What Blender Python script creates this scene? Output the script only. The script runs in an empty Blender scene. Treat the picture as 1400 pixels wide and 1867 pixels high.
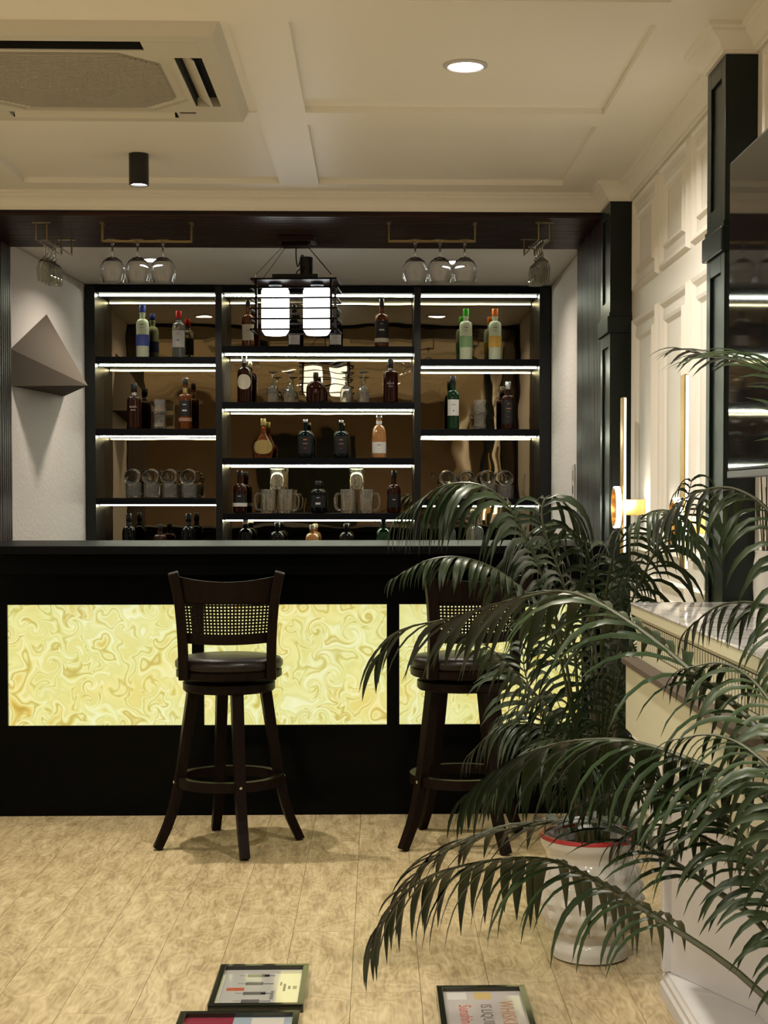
import bpy, bmesh, math, random
from mathutils import Vector, Matrix
random.seed(7)
PI = math.pi
S = bpy.context.scene
C = S.collection
R_ = math.radians

# ------------------------------------------------------------------ camera
FPX = 2800.0                       # focal length in pixels of the 1400x1867 frame
EYE = Vector((0, 0, 1.3))
YAW, PITCH = 1.5, 1.8
ROT = (Matrix.Rotation(-R_(YAW), 3, 'Z') @ Matrix.Rotation(PI/2 - R_(PITCH), 3, 'X'))
_v = ROT.transposed() @ Vector((0, 1, 0))
PCX, PCY = 689 + FPX*_v.x/_v.z, 910 - FPX*_v.y/_v.z
cam = bpy.data.cameras.new('camera')
co = bpy.data.objects.new('camera', cam); C.objects.link(co)
co.location = EYE; co.rotation_euler = ROT.to_euler()
cam.sensor_fit = 'HORIZONTAL'; cam.sensor_width = 36; cam.lens = FPX/1400*36
cam.shift_x = (700 - PCX)/1400; cam.shift_y = (PCY - 933.5)/1400
cam.clip_start = .05; cam.clip_end = 100
S.camera = co
def at(x, y, X=None, Y=None, Z=None):          # a pixel of the photograph -> a point at a known depth, side or height
    d = ROT @ Vector(((x-PCX)/FPX, -(y-PCY)/FPX, -1))
    t = Y/d.y if Y is not None else (X/d.x if X is not None else (Z-1.3)/d.z)
    return EYE + d*t

# ------------------------------------------------------------------ light
w = bpy.data.worlds.new('world'); S.world = w; w.use_nodes = True
w.node_tree.nodes['Background'].inputs[0].default_value = (.02, .018, .015, 1)
S.view_settings.view_transform = 'Standard'; S.view_settings.look = 'None'
S.view_settings.exposure = 0.0; S.view_settings.gamma = 1; S.view_settings.use_curve_mapping = False
S.cycles.caustics_reflective = False; S.cycles.caustics_refractive = False
S.cycles.max_bounces = 16; S.cycles.transparent_max_bounces = 24; S.cycles.transmission_bounces = 14; S.cycles.glossy_bounces = 8
S.cycles.sample_clamp_indirect = 4
WARM = (1, .915, .77)
P_ROOM, P_SPOT, P_ALC = 22.5, 19, 10        # watts: room downlights, cylinder spot, alcove downlights
def disc_light(loc, power, size, col=WARM, spread=150):
    l = bpy.data.lights.new('downlight_lamp', 'AREA'); l.shape = 'DISK'; l.size = size
    l.energy = power; l.color = col; l.spread = R_(spread)
    o = bpy.data.objects.new('downlight_lamp', l); C.objects.link(o); o.location = loc
    return o

# ------------------------------------------------------------------ materials
def nd(m, t, **k):
    n = m.node_tree.nodes.new(t)
    for a, b in k.items(): setattr(n, a, b)
    return n
def mat(name, col, rough=.5, metal=0, spec=.5, trans=0, coat=0, ior=1.45, emit=None, es=0, bump=0, bscale=60, sheen=0):
    m = bpy.data.materials.new(name); m.use_nodes = True
    b = m.node_tree.nodes['Principled BSDF']; i = b.inputs
    i['Base Color'].default_value = (*col, 1); i['Roughness'].default_value = rough; i['Metallic'].default_value = metal
    i['Specular IOR Level'].default_value = spec; i['Transmission Weight'].default_value = trans; i['IOR'].default_value = ior
    i['Coat Weight'].default_value = coat; i['Coat Roughness'].default_value = .05
    if emit: i['Emission Color'].default_value = (*emit, 1); i['Emission Strength'].default_value = es
    if bump:
        L = m.node_tree.links
        tc = nd(m, 'ShaderNodeTexCoord'); n = nd(m, 'ShaderNodeTexNoise'); n.inputs['Scale'].default_value = bscale; n.inputs['Detail'].default_value = 4
        bp = nd(m, 'ShaderNodeBump'); bp.inputs['Strength'].default_value = bump; bp.inputs['Distance'].default_value = .01
        L.new(tc.outputs['Object'], n.inputs['Vector']); L.new(n.outputs['Fac'], bp.inputs['Height']); L.new(bp.outputs['Normal'], i['Normal'])
    return m
def ramp(m, stops):
    r = nd(m, 'ShaderNodeValToRGB'); e = r.color_ramp.elements
    while len(e) < len(stops): e.new(.5)
    for k, (p, c) in enumerate(stops): e[k].position = p; e[k].color = (*c, 1)
    return r
def mathn(m, op, a=None, b=None, va=None, vb=None):
    n = nd(m, 'ShaderNodeMath', operation=op); L = m.node_tree.links
    if a is not None: L.new(a, n.inputs[0])
    elif va is not None: n.inputs[0].default_value = va
    if b is not None: L.new(b, n.inputs[1])
    elif vb is not None: n.inputs[1].default_value = vb
    return n.outputs[0]
def noise(m, vec, scale, detail=3, dist=0, out='Fac'):
    n = nd(m, 'ShaderNodeTexNoise'); n.inputs['Scale'].default_value = scale; n.inputs['Detail'].default_value = detail
    n.inputs['Distortion'].default_value = dist
    if vec is not None: m.node_tree.links.new(vec, n.inputs['Vector'])
    return n.outputs[out]
def mapping(m, vec, scale=(1, 1, 1), loc=None):
    n = nd(m, 'ShaderNodeMapping'); n.inputs['Scale'].default_value = scale
    m.node_tree.links.new(vec, n.inputs['Vector'])
    if loc is not None: m.node_tree.links.new(loc, n.inputs['Location'])
    return n.outputs[0]
def warp(m, vec, scale, amount, detail=1):
    L = m.node_tree.links
    c = noise(m, vec, scale, detail, 0, 'Color')
    s = nd(m, 'ShaderNodeVectorMath', operation='SUBTRACT'); L.new(c, s.inputs[0]); s.inputs[1].default_value = (.5, .5, .5)
    k = nd(m, 'ShaderNodeVectorMath', operation='SCALE'); L.new(s.outputs[0], k.inputs[0]); k.inputs['Scale'].default_value = amount
    a = nd(m, 'ShaderNodeVectorMath', operation='ADD'); L.new(vec, a.inputs[0]); L.new(k.outputs[0], a.inputs[1])
    return a.outputs[0]

M = {}
M['paint'] = mat('cream_paint', (.83, .80, .735), .45, bump=.03, bscale=25)
M['wallpaint'] = mat('ivory_wall_paint', (.80, .77, .715), .42, bump=.02, bscale=30)
M['white'] = mat('white_paint', (.52, .51, .52), .45)
M['plaster'] = mat('rough_plaster', (.62, .56, .52), .8, bump=.35, bscale=45)
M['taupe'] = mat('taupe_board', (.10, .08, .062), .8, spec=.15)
M['black'] = mat('black_lacquer', (.0035, .004, .0055), .5, spec=.12)
M['granite'] = mat('black_granite', (.0012, .0014, .0014), .16, spec=.07)
M['upright'] = mat('black_laminate', (.005, .0055, .006), .36, spec=.5)
M['granite_top'] = mat('black_granite_top', (.003, .003, .003), .42, spec=.05)
M['blackmetal'] = mat('black_metal', (.008, .008, .008), .4)
M['green'] = mat('dark_green_paint', (.0075, .012, .010), .3, spec=.35)
M['acwhite'] = mat('off_white_plastic', (.60, .575, .50), .4)
M['acgrille'] = mat('grey_beige_plastic', (.40, .375, .32), .5)
M['dark'] = mat('dark_void', (.004, .004, .004), .8)
M['gold'] = mat('brushed_gold', (.78, .50, .16), .28, metal=1)
M['brass'] = mat('antique_brass', (.42, .32, .16), .32, metal=1)
M['chrome'] = mat('chrome', (.7, .7, .7), .15, metal=1)
M['led'] = mat('led_diffuser', (1, 1, 1), .4, emit=(.92, 1, .80), es=42)
M['ledwarm'] = mat('sconce_diffuser', (1, 1, 1), .4, emit=(1, .95, .82), es=7)
M['lamp'] = mat('downlight_diffuser', (1, 1, 1), .4, emit=(1, .97, .9), es=20)
M['shade'] = mat('frosted_glass_shade', (1, 1, 1), .5, emit=(.93, .97, 1), es=5)
M['glass'] = mat('clear_glass', (1, 1, 1), .0, trans=.985, ior=1.45)
M['mugglass'] = mat('thick_glass', (1, 1, .95), .03, trans=.92, ior=1.4)
M['cutglass'] = mat('cut_glass', (1, 1, .95), .02, trans=.915, ior=1.42)
M['leather'] = mat('brown_leather', (.009, .0052, .004), .34, spec=.35, bump=.1, bscale=150)
M['pot'] = mat('white_glaze', (.50, .49, .46), .12, coat=.6)
M['red'] = mat('red_plastic', (.35, .018, .02), .35)
M['soil'] = mat('soil', (.02, .014, .01), .9, bump=.8, bscale=90)
M['screen'] = mat('tv_screen', (.012, .011, .011), .04, spec=.8)
M['bezel'] = mat('grey_bezel', (.10, .10, .11), .35)
M['switch'] = mat('switch_plastic', (.6, .57, .52), .4)
M['frameblk'] = mat('poster_frame', (.012, .014, .010), .12, coat=.6)
M['hole'] = M['dark']

def leaf_mat():
    m = mat('palm_leaf', (.03, .06, .02), .40, spec=.38)
    L = m.node_tree.links; b = m.node_tree.nodes['Principled BSDF']
    oi = nd(m, 'ShaderNodeTexCoord')
    n = noise(m, oi.outputs['Object'], 6, 2)
    r = ramp(m, [(.3, (.010, .021, .007)), (.7, (.027, .046, .016))])
    L.new(n, r.inputs[0]); L.new(r.outputs[0], b.inputs['Base Color'])
    b.inputs['Transmission Weight'].default_value = 0
    b.inputs['Subsurface Weight'].default_value = 0
    return m
M['leaf'] = leaf_mat()
M['stem'] = mat('palm_stem', (.030, .036, .010), .4)
M['cane'] = mat('palm_cane', (.07, .055, .025), .6, bump=.4, bscale=40)

def wood_mat():
    m = mat('vinyl_wood_plank', (.5, .4, .25), .33, spec=.45)
    L = m.node_tree.links; b = m.node_tree.nodes['Principled BSDF']
    tc = nd(m, 'ShaderNodeTexCoord'); oi = nd(m, 'ShaderNodeObjectInfo')
    off = nd(m, 'ShaderNodeVectorMath', operation='SCALE'); 
    cmb = nd(m, 'ShaderNodeCombineXYZ')
    rr = mathn(m, 'MULTIPLY', oi.outputs['Random'], vb=37.0)
    L.new(rr, cmb.inputs[0]); L.new(rr, cmb.inputs[1])
    v = mapping(m, tc.outputs['Object'], (1, .42, 1), cmb.outputs[0])
    v2 = warp(m, v, 9, .05, 2)
    h = noise(m, v2, 8.5, 2)
    k = mathn(m, 'MULTIPLY', h, vb=75.0)
    s = mathn(m, 'SINE', k)
    s = mathn(m, 'MULTIPLY_ADD', s, vb=.5); m.node_tree.nodes[-1].inputs[2].default_value = .5
    fine = noise(m, mapping(m, warp(m, tc.outputs['Object'], 6, .02), (60, 6, 1), cmb.outputs[0]), 2.2, 4)
    big = noise(m, mapping(m, warp(m, tc.outputs['Object'], 5, .06), (16, 3.2, 1), cmb.outputs[0]), 1.5, 3)
    a = mathn(m, 'MULTIPLY', s, vb=.10)
    c = mathn(m, 'MULTIPLY', fine, vb=.42)
    d = mathn(m, 'MULTIPLY', big, vb=.55)
    t = mathn(m, 'ADD', mathn(m, 'ADD', a, c), d)
    r = ramp(m, [(.38, (.27, .20, .105)), (.54, (.41, .325, .185)), (.72, (.55, .45, .275))])
    L.new(t, r.inputs[0]); L.new(r.outputs[0], b.inputs['Base Color'])
    return m
M['plank'] = wood_mat()

def onyx_mat():
    m = mat('backlit_onyx', (.06, .055, .03), .10, spec=.4)
    L = m.node_tree.links; b = m.node_tree.nodes['Principled BSDF']
    tc = nd(m, 'ShaderNodeTexCoord')
    fl = nd(m, 'ShaderNodeVectorMath', operation='MULTIPLY'); fl.inputs[1].default_value = (1, 0, 1)
    L.new(tc.outputs['Object'], fl.inputs[0]); v = fl.outputs[0]
    def curls(v, scale, turn):                              # every cell turned about its own centre: curls in the stone
        vo = nd(m, 'ShaderNodeTexVoronoi', voronoi_dimensions='3D'); vo.inputs['Scale'].default_value = scale; L.new(v, vo.inputs['Vector'])
        f = mathn(m, 'SUBTRACT', None, vo.outputs['Distance'], va=.62)
        f = mathn(m, 'MAXIMUM', f, vb=0)
        sg = nd(m, 'ShaderNodeSeparateColor'); L.new(vo.outputs['Color'], sg.inputs[0])
        sg2 = mathn(m, 'MULTIPLY_ADD', mathn(m, 'GREATER_THAN', sg.outputs[0], vb=.5), vb=2.0); m.node_tree.nodes[-1].inputs[2].default_value = -1
        an = mathn(m, 'MULTIPLY', mathn(m, 'MULTIPLY', mathn(m, 'MULTIPLY', f, f), sg2), vb=turn)
        ro = nd(m, 'ShaderNodeVectorRotate', rotation_type='AXIS_ANGLE'); ro.inputs['Axis'].default_value = (0, 1, 0)
        L.new(v, ro.inputs['Vector']); L.new(vo.outputs['Position'], ro.inputs['Center']); L.new(an, ro.inputs['Angle'])
        return ro.outputs[0]
    c1 = curls(v, 9, 17)
    c2 = curls(c1, 13, 10)
    h = noise(m, c2, 8.5, 1.0, .3)
    r = ramp(m, [(.22, (.70, .48, .10)), (.29, (.88, .80, .36)), (.36, (.82, .77, .33)), (.40, (.93, .92, .56)), (.43, (.66, .58, .17)), (.46, (.93, .90, .50)),
                 (.52, (.82, .79, .37)), (.555, (.97, .97, .70)), (.59, (.90, .86, .42)), (.615, (.62, .50, .13)), (.65, (.94, .91, .52)), (.71, (.80, .64, .20)), (.78, (.55, .36, .06))])
    L.new(h, r.inputs[0])
    big = noise(m, v, 3.1, 1)
    r2 = ramp(m, [(.30, (1.0, .90, .60)), (.50, (.94, .96, .74)), (.70, (.98, 1.0, .92))])
    L.new(big, r2.inputs[0])
    mx = nd(m, 'ShaderNodeMix', data_type='RGBA', blend_type='MULTIPLY'); mx.inputs[0].default_value = 1
    L.new(r.outputs[0], mx.inputs[6]); L.new(r2.outputs[0], mx.inputs[7])
    L.new(mx.outputs[2], b.inputs['Emission Color']); b.inputs['Emission Strength'].default_value = .92
    return m
M['onyx'] = onyx_mat()

def stool_wood():
    m = mat('dark_walnut_wood', (.02, .011, .007), .40, spec=.13)
    L = m.node_tree.links; b = m.node_tree.nodes['Principled BSDF']
    tc = nd(m, 'ShaderNodeTexCoord')
    n = noise(m, mapping(m, tc.outputs['Object'], (12, 12, 1.5)), 6, 3)
    r = ramp(m, [(.3, (.0025, .0011, .0007)), (.7, (.0085, .0032, .0018))]); L.new(n, r.inputs[0]); L.new(r.outputs[0], b.inputs['Base Color'])
    return m
M['walnut'] = stool_wood()
def flute_mat():
    m = mat('fluted_dark_panel', (.02, .01, .01), .32, spec=.2)
    L = m.node_tree.links; b = m.node_tree.nodes['Principled BSDF']
    tc = nd(m, 'ShaderNodeTexCoord')
    n = noise(m, mapping(m, tc.outputs['Object'], (1.2, 14, 3)), 2.2, 3)
    r = ramp(m, [(.3, (.010, .007, .007)), (.5, (.026, .012, .011)), (.72, (.045, .016, .013))]); L.new(n, r.inputs[0]); L.new(r.outputs[0], b.inputs['Base Color'])
    return m
M['flute'] = flute_mat()
def mirror_mat():
    m = mat('bronze_mirror', (.28, .225, .145), .015, metal=1)
    L = m.node_tree.links; b = m.node_tree.nodes['Principled BSDF']
    tc = nd(m, 'ShaderNodeTexCoord')
    n = noise(m, tc.outputs['Object'], 5.0, 1)
    bp = nd(m, 'ShaderNodeBump'); bp.inputs['Strength'].default_value = .06; bp.inputs['Distance'].default_value = .02
    L.new(n, bp.inputs['Height']); L.new(bp.outputs['Normal'], b.inputs['Normal'])
    return m
M['mirror'] = mirror_mat()
def marble_mat():
    m = mat('white_marble', (.75, .74, .74), .07, spec=.6)
    L = m.node_tree.links; b = m.node_tree.nodes['Principled BSDF']
    tc = nd(m, 'ShaderNodeTexCoord')
    n = noise(m, mapping(m, tc.outputs['Object'], (1.5, 9, 1)), 5, 5, 1.0)
    r = ramp(m, [(.35, (.30, .30, .32)), (.5, (.62, .61, .61)), (.65, (.78, .77, .76))]); L.new(n, r.inputs[0]); L.new(r.outputs[0], b.inputs['Base Color'])
    return m
M['marble'] = marble_mat()

_cm = {}
def flat(col, rough=.4, **k):
    key = (tuple(col), rough, tuple(sorted(k.items())))
    if key not in _cm: _cm[key] = mat('coloured_surface', col, rough, **k)
    return _cm[key]

# ------------------------------------------------------------------ mesh helpers
class MB:
    def __init__(s): s.v = []; s.f = []
    def add(s, v, f):
        o = len(s.v); s.v += [tuple(p) for p in v]; s.f += [tuple(i+o for i in q) for q in f]; return s
    def box(s, x0, x1, y0, y1, z0, z1):
        return s.add([(x0,y0,z0),(x1,y0,z0),(x1,y1,z0),(x0,y1,z0),(x0,y0,z1),(x1,y0,z1),(x1,y1,z1),(x0,y1,z1)],
                     [(3,2,1,0),(4,5,6,7),(0,1,5,4),(1,2,6,5),(2,3,7,6),(3,0,4,7)])
    def prism(s, poly, z0, z1, top=None):                    # poly: list of xy, counter-clockwise; top: another outline at z1
        n = len(poly); t = top or poly
        return s.add([(x, y, z0) for x, y in poly] + [(x, y, z1) for x, y in t],
                     [tuple(range(n-1, -1, -1)), tuple(range(n, 2*n))] + [(i, (i+1) % n, n+(i+1) % n, n+i) for i in range(n)])
    def lathe(s, prof, n=24, closed=False, sx=1, sy=1, c=(0, 0, 0), a0=0):
        v = []; f = []; m = len(prof)
        for r, z in prof:
            for k in range(n):
                a = 2*PI*k/n + a0
                v.append((c[0]+r*math.cos(a)*sx, c[1]+r*math.sin(a)*sy, c[2]+z))
        for i in range(m if closed else m-1):
            j = (i+1) % m
            for k in range(n):
                l = (k+1) % n
                f.append((i*n+k, i*n+l, j*n+l, j*n+k))
        if not closed:
            f.append(tuple(range(n-1, -1, -1))); f.append(tuple((m-1)*n+k for k in range(n)))
        return s.add(v, f)
    def tube(s, pts, r, n=8, up=None):
        pts = [Vector(p) for p in pts]; rs = r if isinstance(r, (list, tuple)) else [r]*len(pts)
        v = []; f = []; prev = None
        for i, p in enumerate(pts):
            t = (pts[min(i+1, len(pts)-1)] - pts[max(i-1, 0)]).normalized()
            a = Vector(up) if up else (prev or (Vector((0, 0, 1)) if abs(t.z) < .9 else Vector((1, 0, 0))))
            b = t.cross(a).normalized(); a = b.cross(t).normalized(); prev = a
            for k in range(n):
                q = 2*PI*(k+.5)/n
                v.append(p + (a*math.cos(q) + b*math.sin(q))*rs[i])
        for i in range(len(pts)-1):
            for k in range(n):
                l = (k+1) % n; f.append((i*n+k, i*n+l, (i+1)*n+l, (i+1)*n+k))
        f.append(tuple(range(n-1, -1, -1))); f.append(tuple((len(pts)-1)*n+k for k in range(n)))
        return s.add(v, f)
    def bar(s, pts, w, h, up=(0, 0, 1)):                    # rectangular section swept along points: w sideways, h along up
        pts = [Vector(p) for p in pts]; v = []; f = []
        W = w if isinstance(w, (list, tuple)) else [w]*len(pts); H = h if isinstance(h, (list, tuple)) else [h]*len(pts)
        for i, p in enumerate(pts):
            t = (pts[min(i+1, len(pts)-1)] - pts[max(i-1, 0)]).normalized()
            b = t.cross(Vector(up)).normalized(); a = b.cross(t).normalized()
            for q, e in ((-1, -1), (1, -1), (1, 1), (-1, 1)): v.append(p + b*q*W[i]/2 + a*e*H[i]/2)
        for i in range(len(pts)-1):
            for k in range(4): l = (k+1) % 4; f.append((i*4+k, i*4+l, i*4+4+l, i*4+4+k))
        f.append((3, 2, 1, 0)); f.append(tuple((len(pts)-1)*4+k for k in range(4)))
        return s.add(v, f)
    def move(s, f):
        s.v = [tuple(f(Vector(p))) for p in s.v]; return s
    def mesh(s, name, m, smooth=False, bevel=0):
        me = bpy.data.meshes.new(name); me.from_pydata(s.v, [], s.f)
        bm = bmesh.new(); bm.from_mesh(me)
        bmesh.ops.recalc_face_normals(bm, faces=bm.faces)
        if bevel:
            es = [e for e in bm.edges if len(e.link_faces) == 2 and e.calc_face_angle(0) > .5]
            bmesh.ops.bevel(bm, geom=es, offset=bevel, segments=2, affect='EDGES', profile=.5, clamp_overlap=True)
        bm.to_mesh(me); bm.free()
        if m: me.materials.append(m)
        if smooth:
            me.shade_smooth()
            me.set_sharp_from_angle(angle=R_(smooth if smooth is not True else 40))
        return me
    def build(s, name, m, parent=None, smooth=False, bevel=0, **p):
        o = bpy.data.objects.new(name, s.mesh(name, m, smooth, bevel)); C.objects.link(o)
        if parent: o.parent = parent
        for k, x in p.items(): o[{'cat': 'category'}.get(k, k)] = x
        return o
def obj(name, me, parent=None, loc=None, **p):
    o = bpy.data.objects.new(name, me); C.objects.link(o)
    if parent: o.parent = parent
    if loc: o.location = loc
    for k, x in p.items(): o[{'cat': 'category'}.get(k, k)] = x
    return o
def thing(name, label, cat, loc=(0, 0, 0), rz=0, group=None, kind=None):
    o = bpy.data.objects.new(name, None); C.objects.link(o); o.location = loc; o.rotation_euler = (0, 0, rz)
    o.empty_display_size = .05
    if label: o['label'] = label
    if cat: o['category'] = cat
    if group: o['group'] = group
    if kind: o['kind'] = kind
    return o
def text_mb(txt, size, thick=.0004, bend=None):            # flat lettering in the XZ plane facing -Y, centred; bend: wrap on radius
    if txt.startswith('='):                                 # print too small to read in the photograph: a broken line of marks
        b = MB(); n = len(txt); w = size*.55
        for i in range(n):
            x = (i-(n-1)/2)*w
            b.add([(x-w*.36, 0, -size*.32), (x+w*.36, 0, -size*.32), (x+w*.36, 0, size*.32), (x-w*.36, 0, size*.32)], [(0, 1, 2, 3)])
        if bend: b.move(lambda p: Vector((bend*math.sin(p.x/bend), -bend*math.cos(p.x/bend), p.z)))
        return b
    cu = bpy.data.curves.new('lettering', 'FONT'); cu.body = txt; cu.size = size; cu.align_x = 'CENTER'; cu.align_y = 'CENTER'
    cu.resolution_u = 2
    o = bpy.data.objects.new('lettering_source', cu); C.objects.link(o)
    me = bpy.data.meshes.new_from_object(o.evaluated_get(bpy.context.evaluated_depsgraph_get()))
    b = MB(); b.v = [(v.co.x, 0, v.co.y) for v in me.vertices]; b.f = [tuple(p.vertices) for p in me.polygons]
    bpy.data.objects.remove(o); bpy.data.curves.remove(cu); bpy.data.meshes.remove(me)
    if bend: b.move(lambda p: Vector((bend*math.sin(p.x/bend), -bend*math.cos(p.x/bend), p.z)))
    return b
def sweep(path, prof, closed_prof=True):                    # mitred moulding: path xy points, room on the right-hand side; prof (offset, z)
    b = MB(); P = [Vector(p) for p in path]; n = len(P); k = len(prof); v = []; f = []
    for i in range(n):
        d0 = (P[i]-P[i-1]).normalized() if i > 0 else (P[1]-P[0]).normalized()
        d1 = (P[i+1]-P[i]).normalized() if i < n-1 else d0
        n0 = Vector((d0.y, -d0.x)); n1 = Vector((d1.y, -d1.x))
        m = (n0+n1); m = m/ max(1e-6, m.dot(n0)) if m.length > 1e-6 else n0
        for d, z in prof: v.append((P[i].x+m.x*d, P[i].y+m.y*d, z))
    for i in range(n-1):
        for j in range(k if closed_prof else k-1):
            l = (j+1) % k; f.append((i*k+j, i*k+l, (i+1)*k+l, (i+1)*k+j))
    f.append(tuple(range(k))); f.append(tuple((n-1)*k+j for j in range(k)))
    return b.add(v, f)
def spline(pts, n):                                         # Catmull-Rom through points
    P = [Vector(p) for p in pts]; P = [P[0]*2-P[1]] + P + [P[-1]*2-P[-2]]; out = []
    segs = len(P)-3
    for i in range(n):
        u = i/(n-1)*segs; k = min(int(u), segs-1); t = u-k
        a, b, c, d = P[k:k+4]
        out.append(.5*((2*b) + (c-a)*t + (2*a-5*b+4*c-d)*t*t + (3*b-a-3*c+d)*t**3))
    return out

# ------------------------------------------------------------------ the room
def flat_rear(): return mat('brown_wall_paint', (.20, .15, .11), .6)
XL, XR, YB, CZ, SZ = -3.2, 1.0, -2.0, 2.54, 2.469         # left wall, right wall, rear wall, ceiling, soffit
YS0, YS1, YU, YM = 6.29, 7.09, 8.45, 8.72                  # soffit front/rear, shelf unit front, mirror
AXL, AXR = -1.6, .955                                      # alcove walls
PX = .914                                                  # room side of the pillars
P1, P2 = (6.05, 6.30), (4.05, 4.27)                        # pillars' depth

fl = MB().box(XL, 1.3, YB, 9.0, -.06, -.006).build('floor', M['dark'], kind='structure')
def plank_mesh(w, l):
    return MB().box(-w/2+.0006, w/2-.0006, -l/2+.0006, l/2-.0006, -.006, 0).mesh('plank', M['plank'])
PW, PL = .184, 1.22
pm = plank_mesh(PW, PL)
k = 0
x = XL + PW/2
while x < 1.0 + PW/2:
    y = YB - (k*.47 % 1)*PL + PL/2 - .1
    while y - PL/2 < 6.35:
        obj('plank', pm, fl, (x, y, 0)); y += PL
    x += PW; k += 1

# ceiling: beams with recessed panels
xs = [(-2.54, -1.54), (-1.386, -.386), (-.232, .731)]
ys = [(-1.60, -.64), (-.49, .47), (.62, 1.58), (1.74, 2.70), (2.85, 3.86), (4.04, 4.98), (5.14, 6.10)]
cb = MB()
xe = [XL] + [q for p in xs for q in p] + [1.05]
ye = [YB] + [q for p in ys for q in p] + [YS0+.02]
for i in range(0, len(xe)-1, 2): cb.box(xe[i], xe[i+1], YB, YS0+.02, CZ, CZ+.05)
for i in range(1, len(xe)-1, 2):
    for j in range(0, len(ye)-1, 2): cb.box(xe[i], xe[i+1], ye[j], ye[j+1], CZ, CZ+.05)
ce = cb.build('ceiling', M['paint'], kind='structure')
for a, b in xs:
    for c, d in ys: MB().box(a-.002, b+.002, c-.002, d+.002, CZ+.021, CZ+.049).build('panel', M['paint'], ce)

MB().box(XL-.1, XL, YB, 6.4, 0, CZ+.05).build('wall_left', M['wallpaint'], kind='structure')
wr = MB().box(XL-.1, 1.1, YB-.1, YB, 0, CZ+.05).build('wall_rear', flat_rear(), kind='structure')
wright = MB().box(XR, XR+.1, YB, 6.4, 0, CZ+.05).build('wall_right', M['wallpaint'], kind='structure')
hb = MB().box(XL-.05, 1.1, YS0, YS0+.1, SZ+.001, CZ+.05)
hb.build('wall_header', M['paint'], kind='structure')
MB().box(XL-.05, -1.72, YS0, YS0+.1, 0, SZ).build('wall_front', M['wallpaint'], kind='structure')
MB().box(AXL-.22, 1.1, YS0+.1, 9.0, SZ+.004, SZ+.08).build('ceiling_alcove', M['paint'], kind='structure')
MB().prism([(AXL-.2, YS1), (-1.682, YS1), (AXL, YU), (AXL, 9.0), (AXL-.2, 9.0)], 0, SZ).build('wall_alcove_left', M['plaster'], kind='structure')
MB().box(AXR, AXR+.1, YS1, 9.0, 0, SZ).build('wall_alcove_right', M['plaster'], kind='structure')
MB().box(AXL-.1, AXR+.1, 8.80, 8.9, 0, SZ).build('wall_alcove_back', M['plaster'], kind='structure')
# a dark double door on the rear wall (met only in the mirrors)
dr = thing('door_1', None, None, (-.9, YB, 0), kind='structure')
for sx in (-1, 1):
    MB().box(min(0, sx*.62)+.004, max(0, sx*.62)-.004, .002, .05, 0, 2.1).build('door_leaf', M['green'], dr, bevel=.004)
    MB().tube([(sx*.06, .09, .95), (sx*.06, .09, 1.25)], .012).build('handle', M['brass'], dr)

crown = [(0, SZ), (.010, SZ), (.010, SZ+.010), (.016, SZ+.014), (.020, SZ+.024), (.028, SZ+.036), (.040, SZ+.045), (.046, SZ+.048), (.046, SZ+.056), (.056, SZ+.060), (.056, CZ), (0, CZ)]
path = [(XL, YS0), (PX, YS0), (PX, P1[0]), (XR, P1[0]), (XR, P2[1]), (PX, P2[1]), (PX, P2[0]), (XR, P2[0]), (XR, YB)]
sweep(path, crown).build('trim_1', M['paint'], smooth=25, kind='structure')
bb = [(0, 0), (.012, 0), (.012, .08), (.006, .095), (0, .095)]
sweep([(XR, P1[0]), (XR, P2[1])], bb).build('baseboard_right', M['white'], kind='structure')

# right wall: raised rectangular mouldings, one frame inside another
def moulding(y0, y1, z0, z1, wd, pr):
    b = MB()
    def ring(o, x): return [(x, y0+o, z0+o), (x, y1-o, z0+o), (x, y1-o, z1-o), (x, y0+o, z1-o)]
    rs = [ring(0, XR-.0005), ring(wd*.25, XR-pr), ring(wd*.6, XR-pr*.75), ring(wd, XR-.0005)]
    v = sum(rs, []); f = []
    for i in range(3):
        for k in range(4): l = (k+1) % 4; f.append((i*4+k, i*4+l, i*4+4+l, i*4+4+k))
    b.add(v, f)
    return b.build('molding_frame', M['wallpaint'], wright)
for y0, y1 in ((5.46, 5.97), (4.91, 5.40), (4.36, 4.85), (3.42, 3.95), (2.83, 3.36), (2.25, 2.77)):
    for z0, z1 in ((2.10, 2.455), (1.10, 2.0), (.14, 1.02)):
        moulding(y0, y1, z0, z1, .035, .016)
        moulding(y0+.075, y1-.075, z0+.065, z1-.065, .03, .014)

def pillar(y0, y1, lab):
    t = thing('pillar', lab, None, (0, 0, 0), kind='structure')
    MB().box(PX+.008, XR+.02, y0, y1, 0, SZ).build('shaft', M['green'], t, bevel=.002)
    MB().box(PX-.012, XR+.01, y0-.012, y1+.012, 1.955, 2.02).build('band', M['green'], t, bevel=.004)
    MB().box(PX-.004, XR+.01, y0-.006, y1+.006, 2.02, 2.035).build('band', M['green'], t)
    MB().box(PX-.012, XR+.01, y0-.012, y1+.012, 0, .16).build('plinth', M['green'], t, bevel=.004)
    for z0, z1 in ((2.035, SZ), (.16, 1.955)):                # stiles and rails around the sunk panel of the room side
        MB().box(PX, PX+.0085, y0, y0+.045, z0, z1).build('stile', M['green'], t, bevel=.0015)
        MB().box(PX, PX+.0085, y1-.045, y1, z0, z1).build('stile', M['green'], t, bevel=.0015)
        MB().box(PX, PX+.0085, y0+.045, y1-.045, z1-.05, z1).build('rail', M['green'], t, bevel=.0015)
        MB().box(PX, PX+.0085, y0+.045, y1-.045, z0, z0+.05).build('rail', M['green'], t, bevel=.0015)
    return t
pillar(*P1, 'dark green panelled pillar at the end of the bar')
pillar(*P2, 'dark green panelled pillar behind the television')

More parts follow.
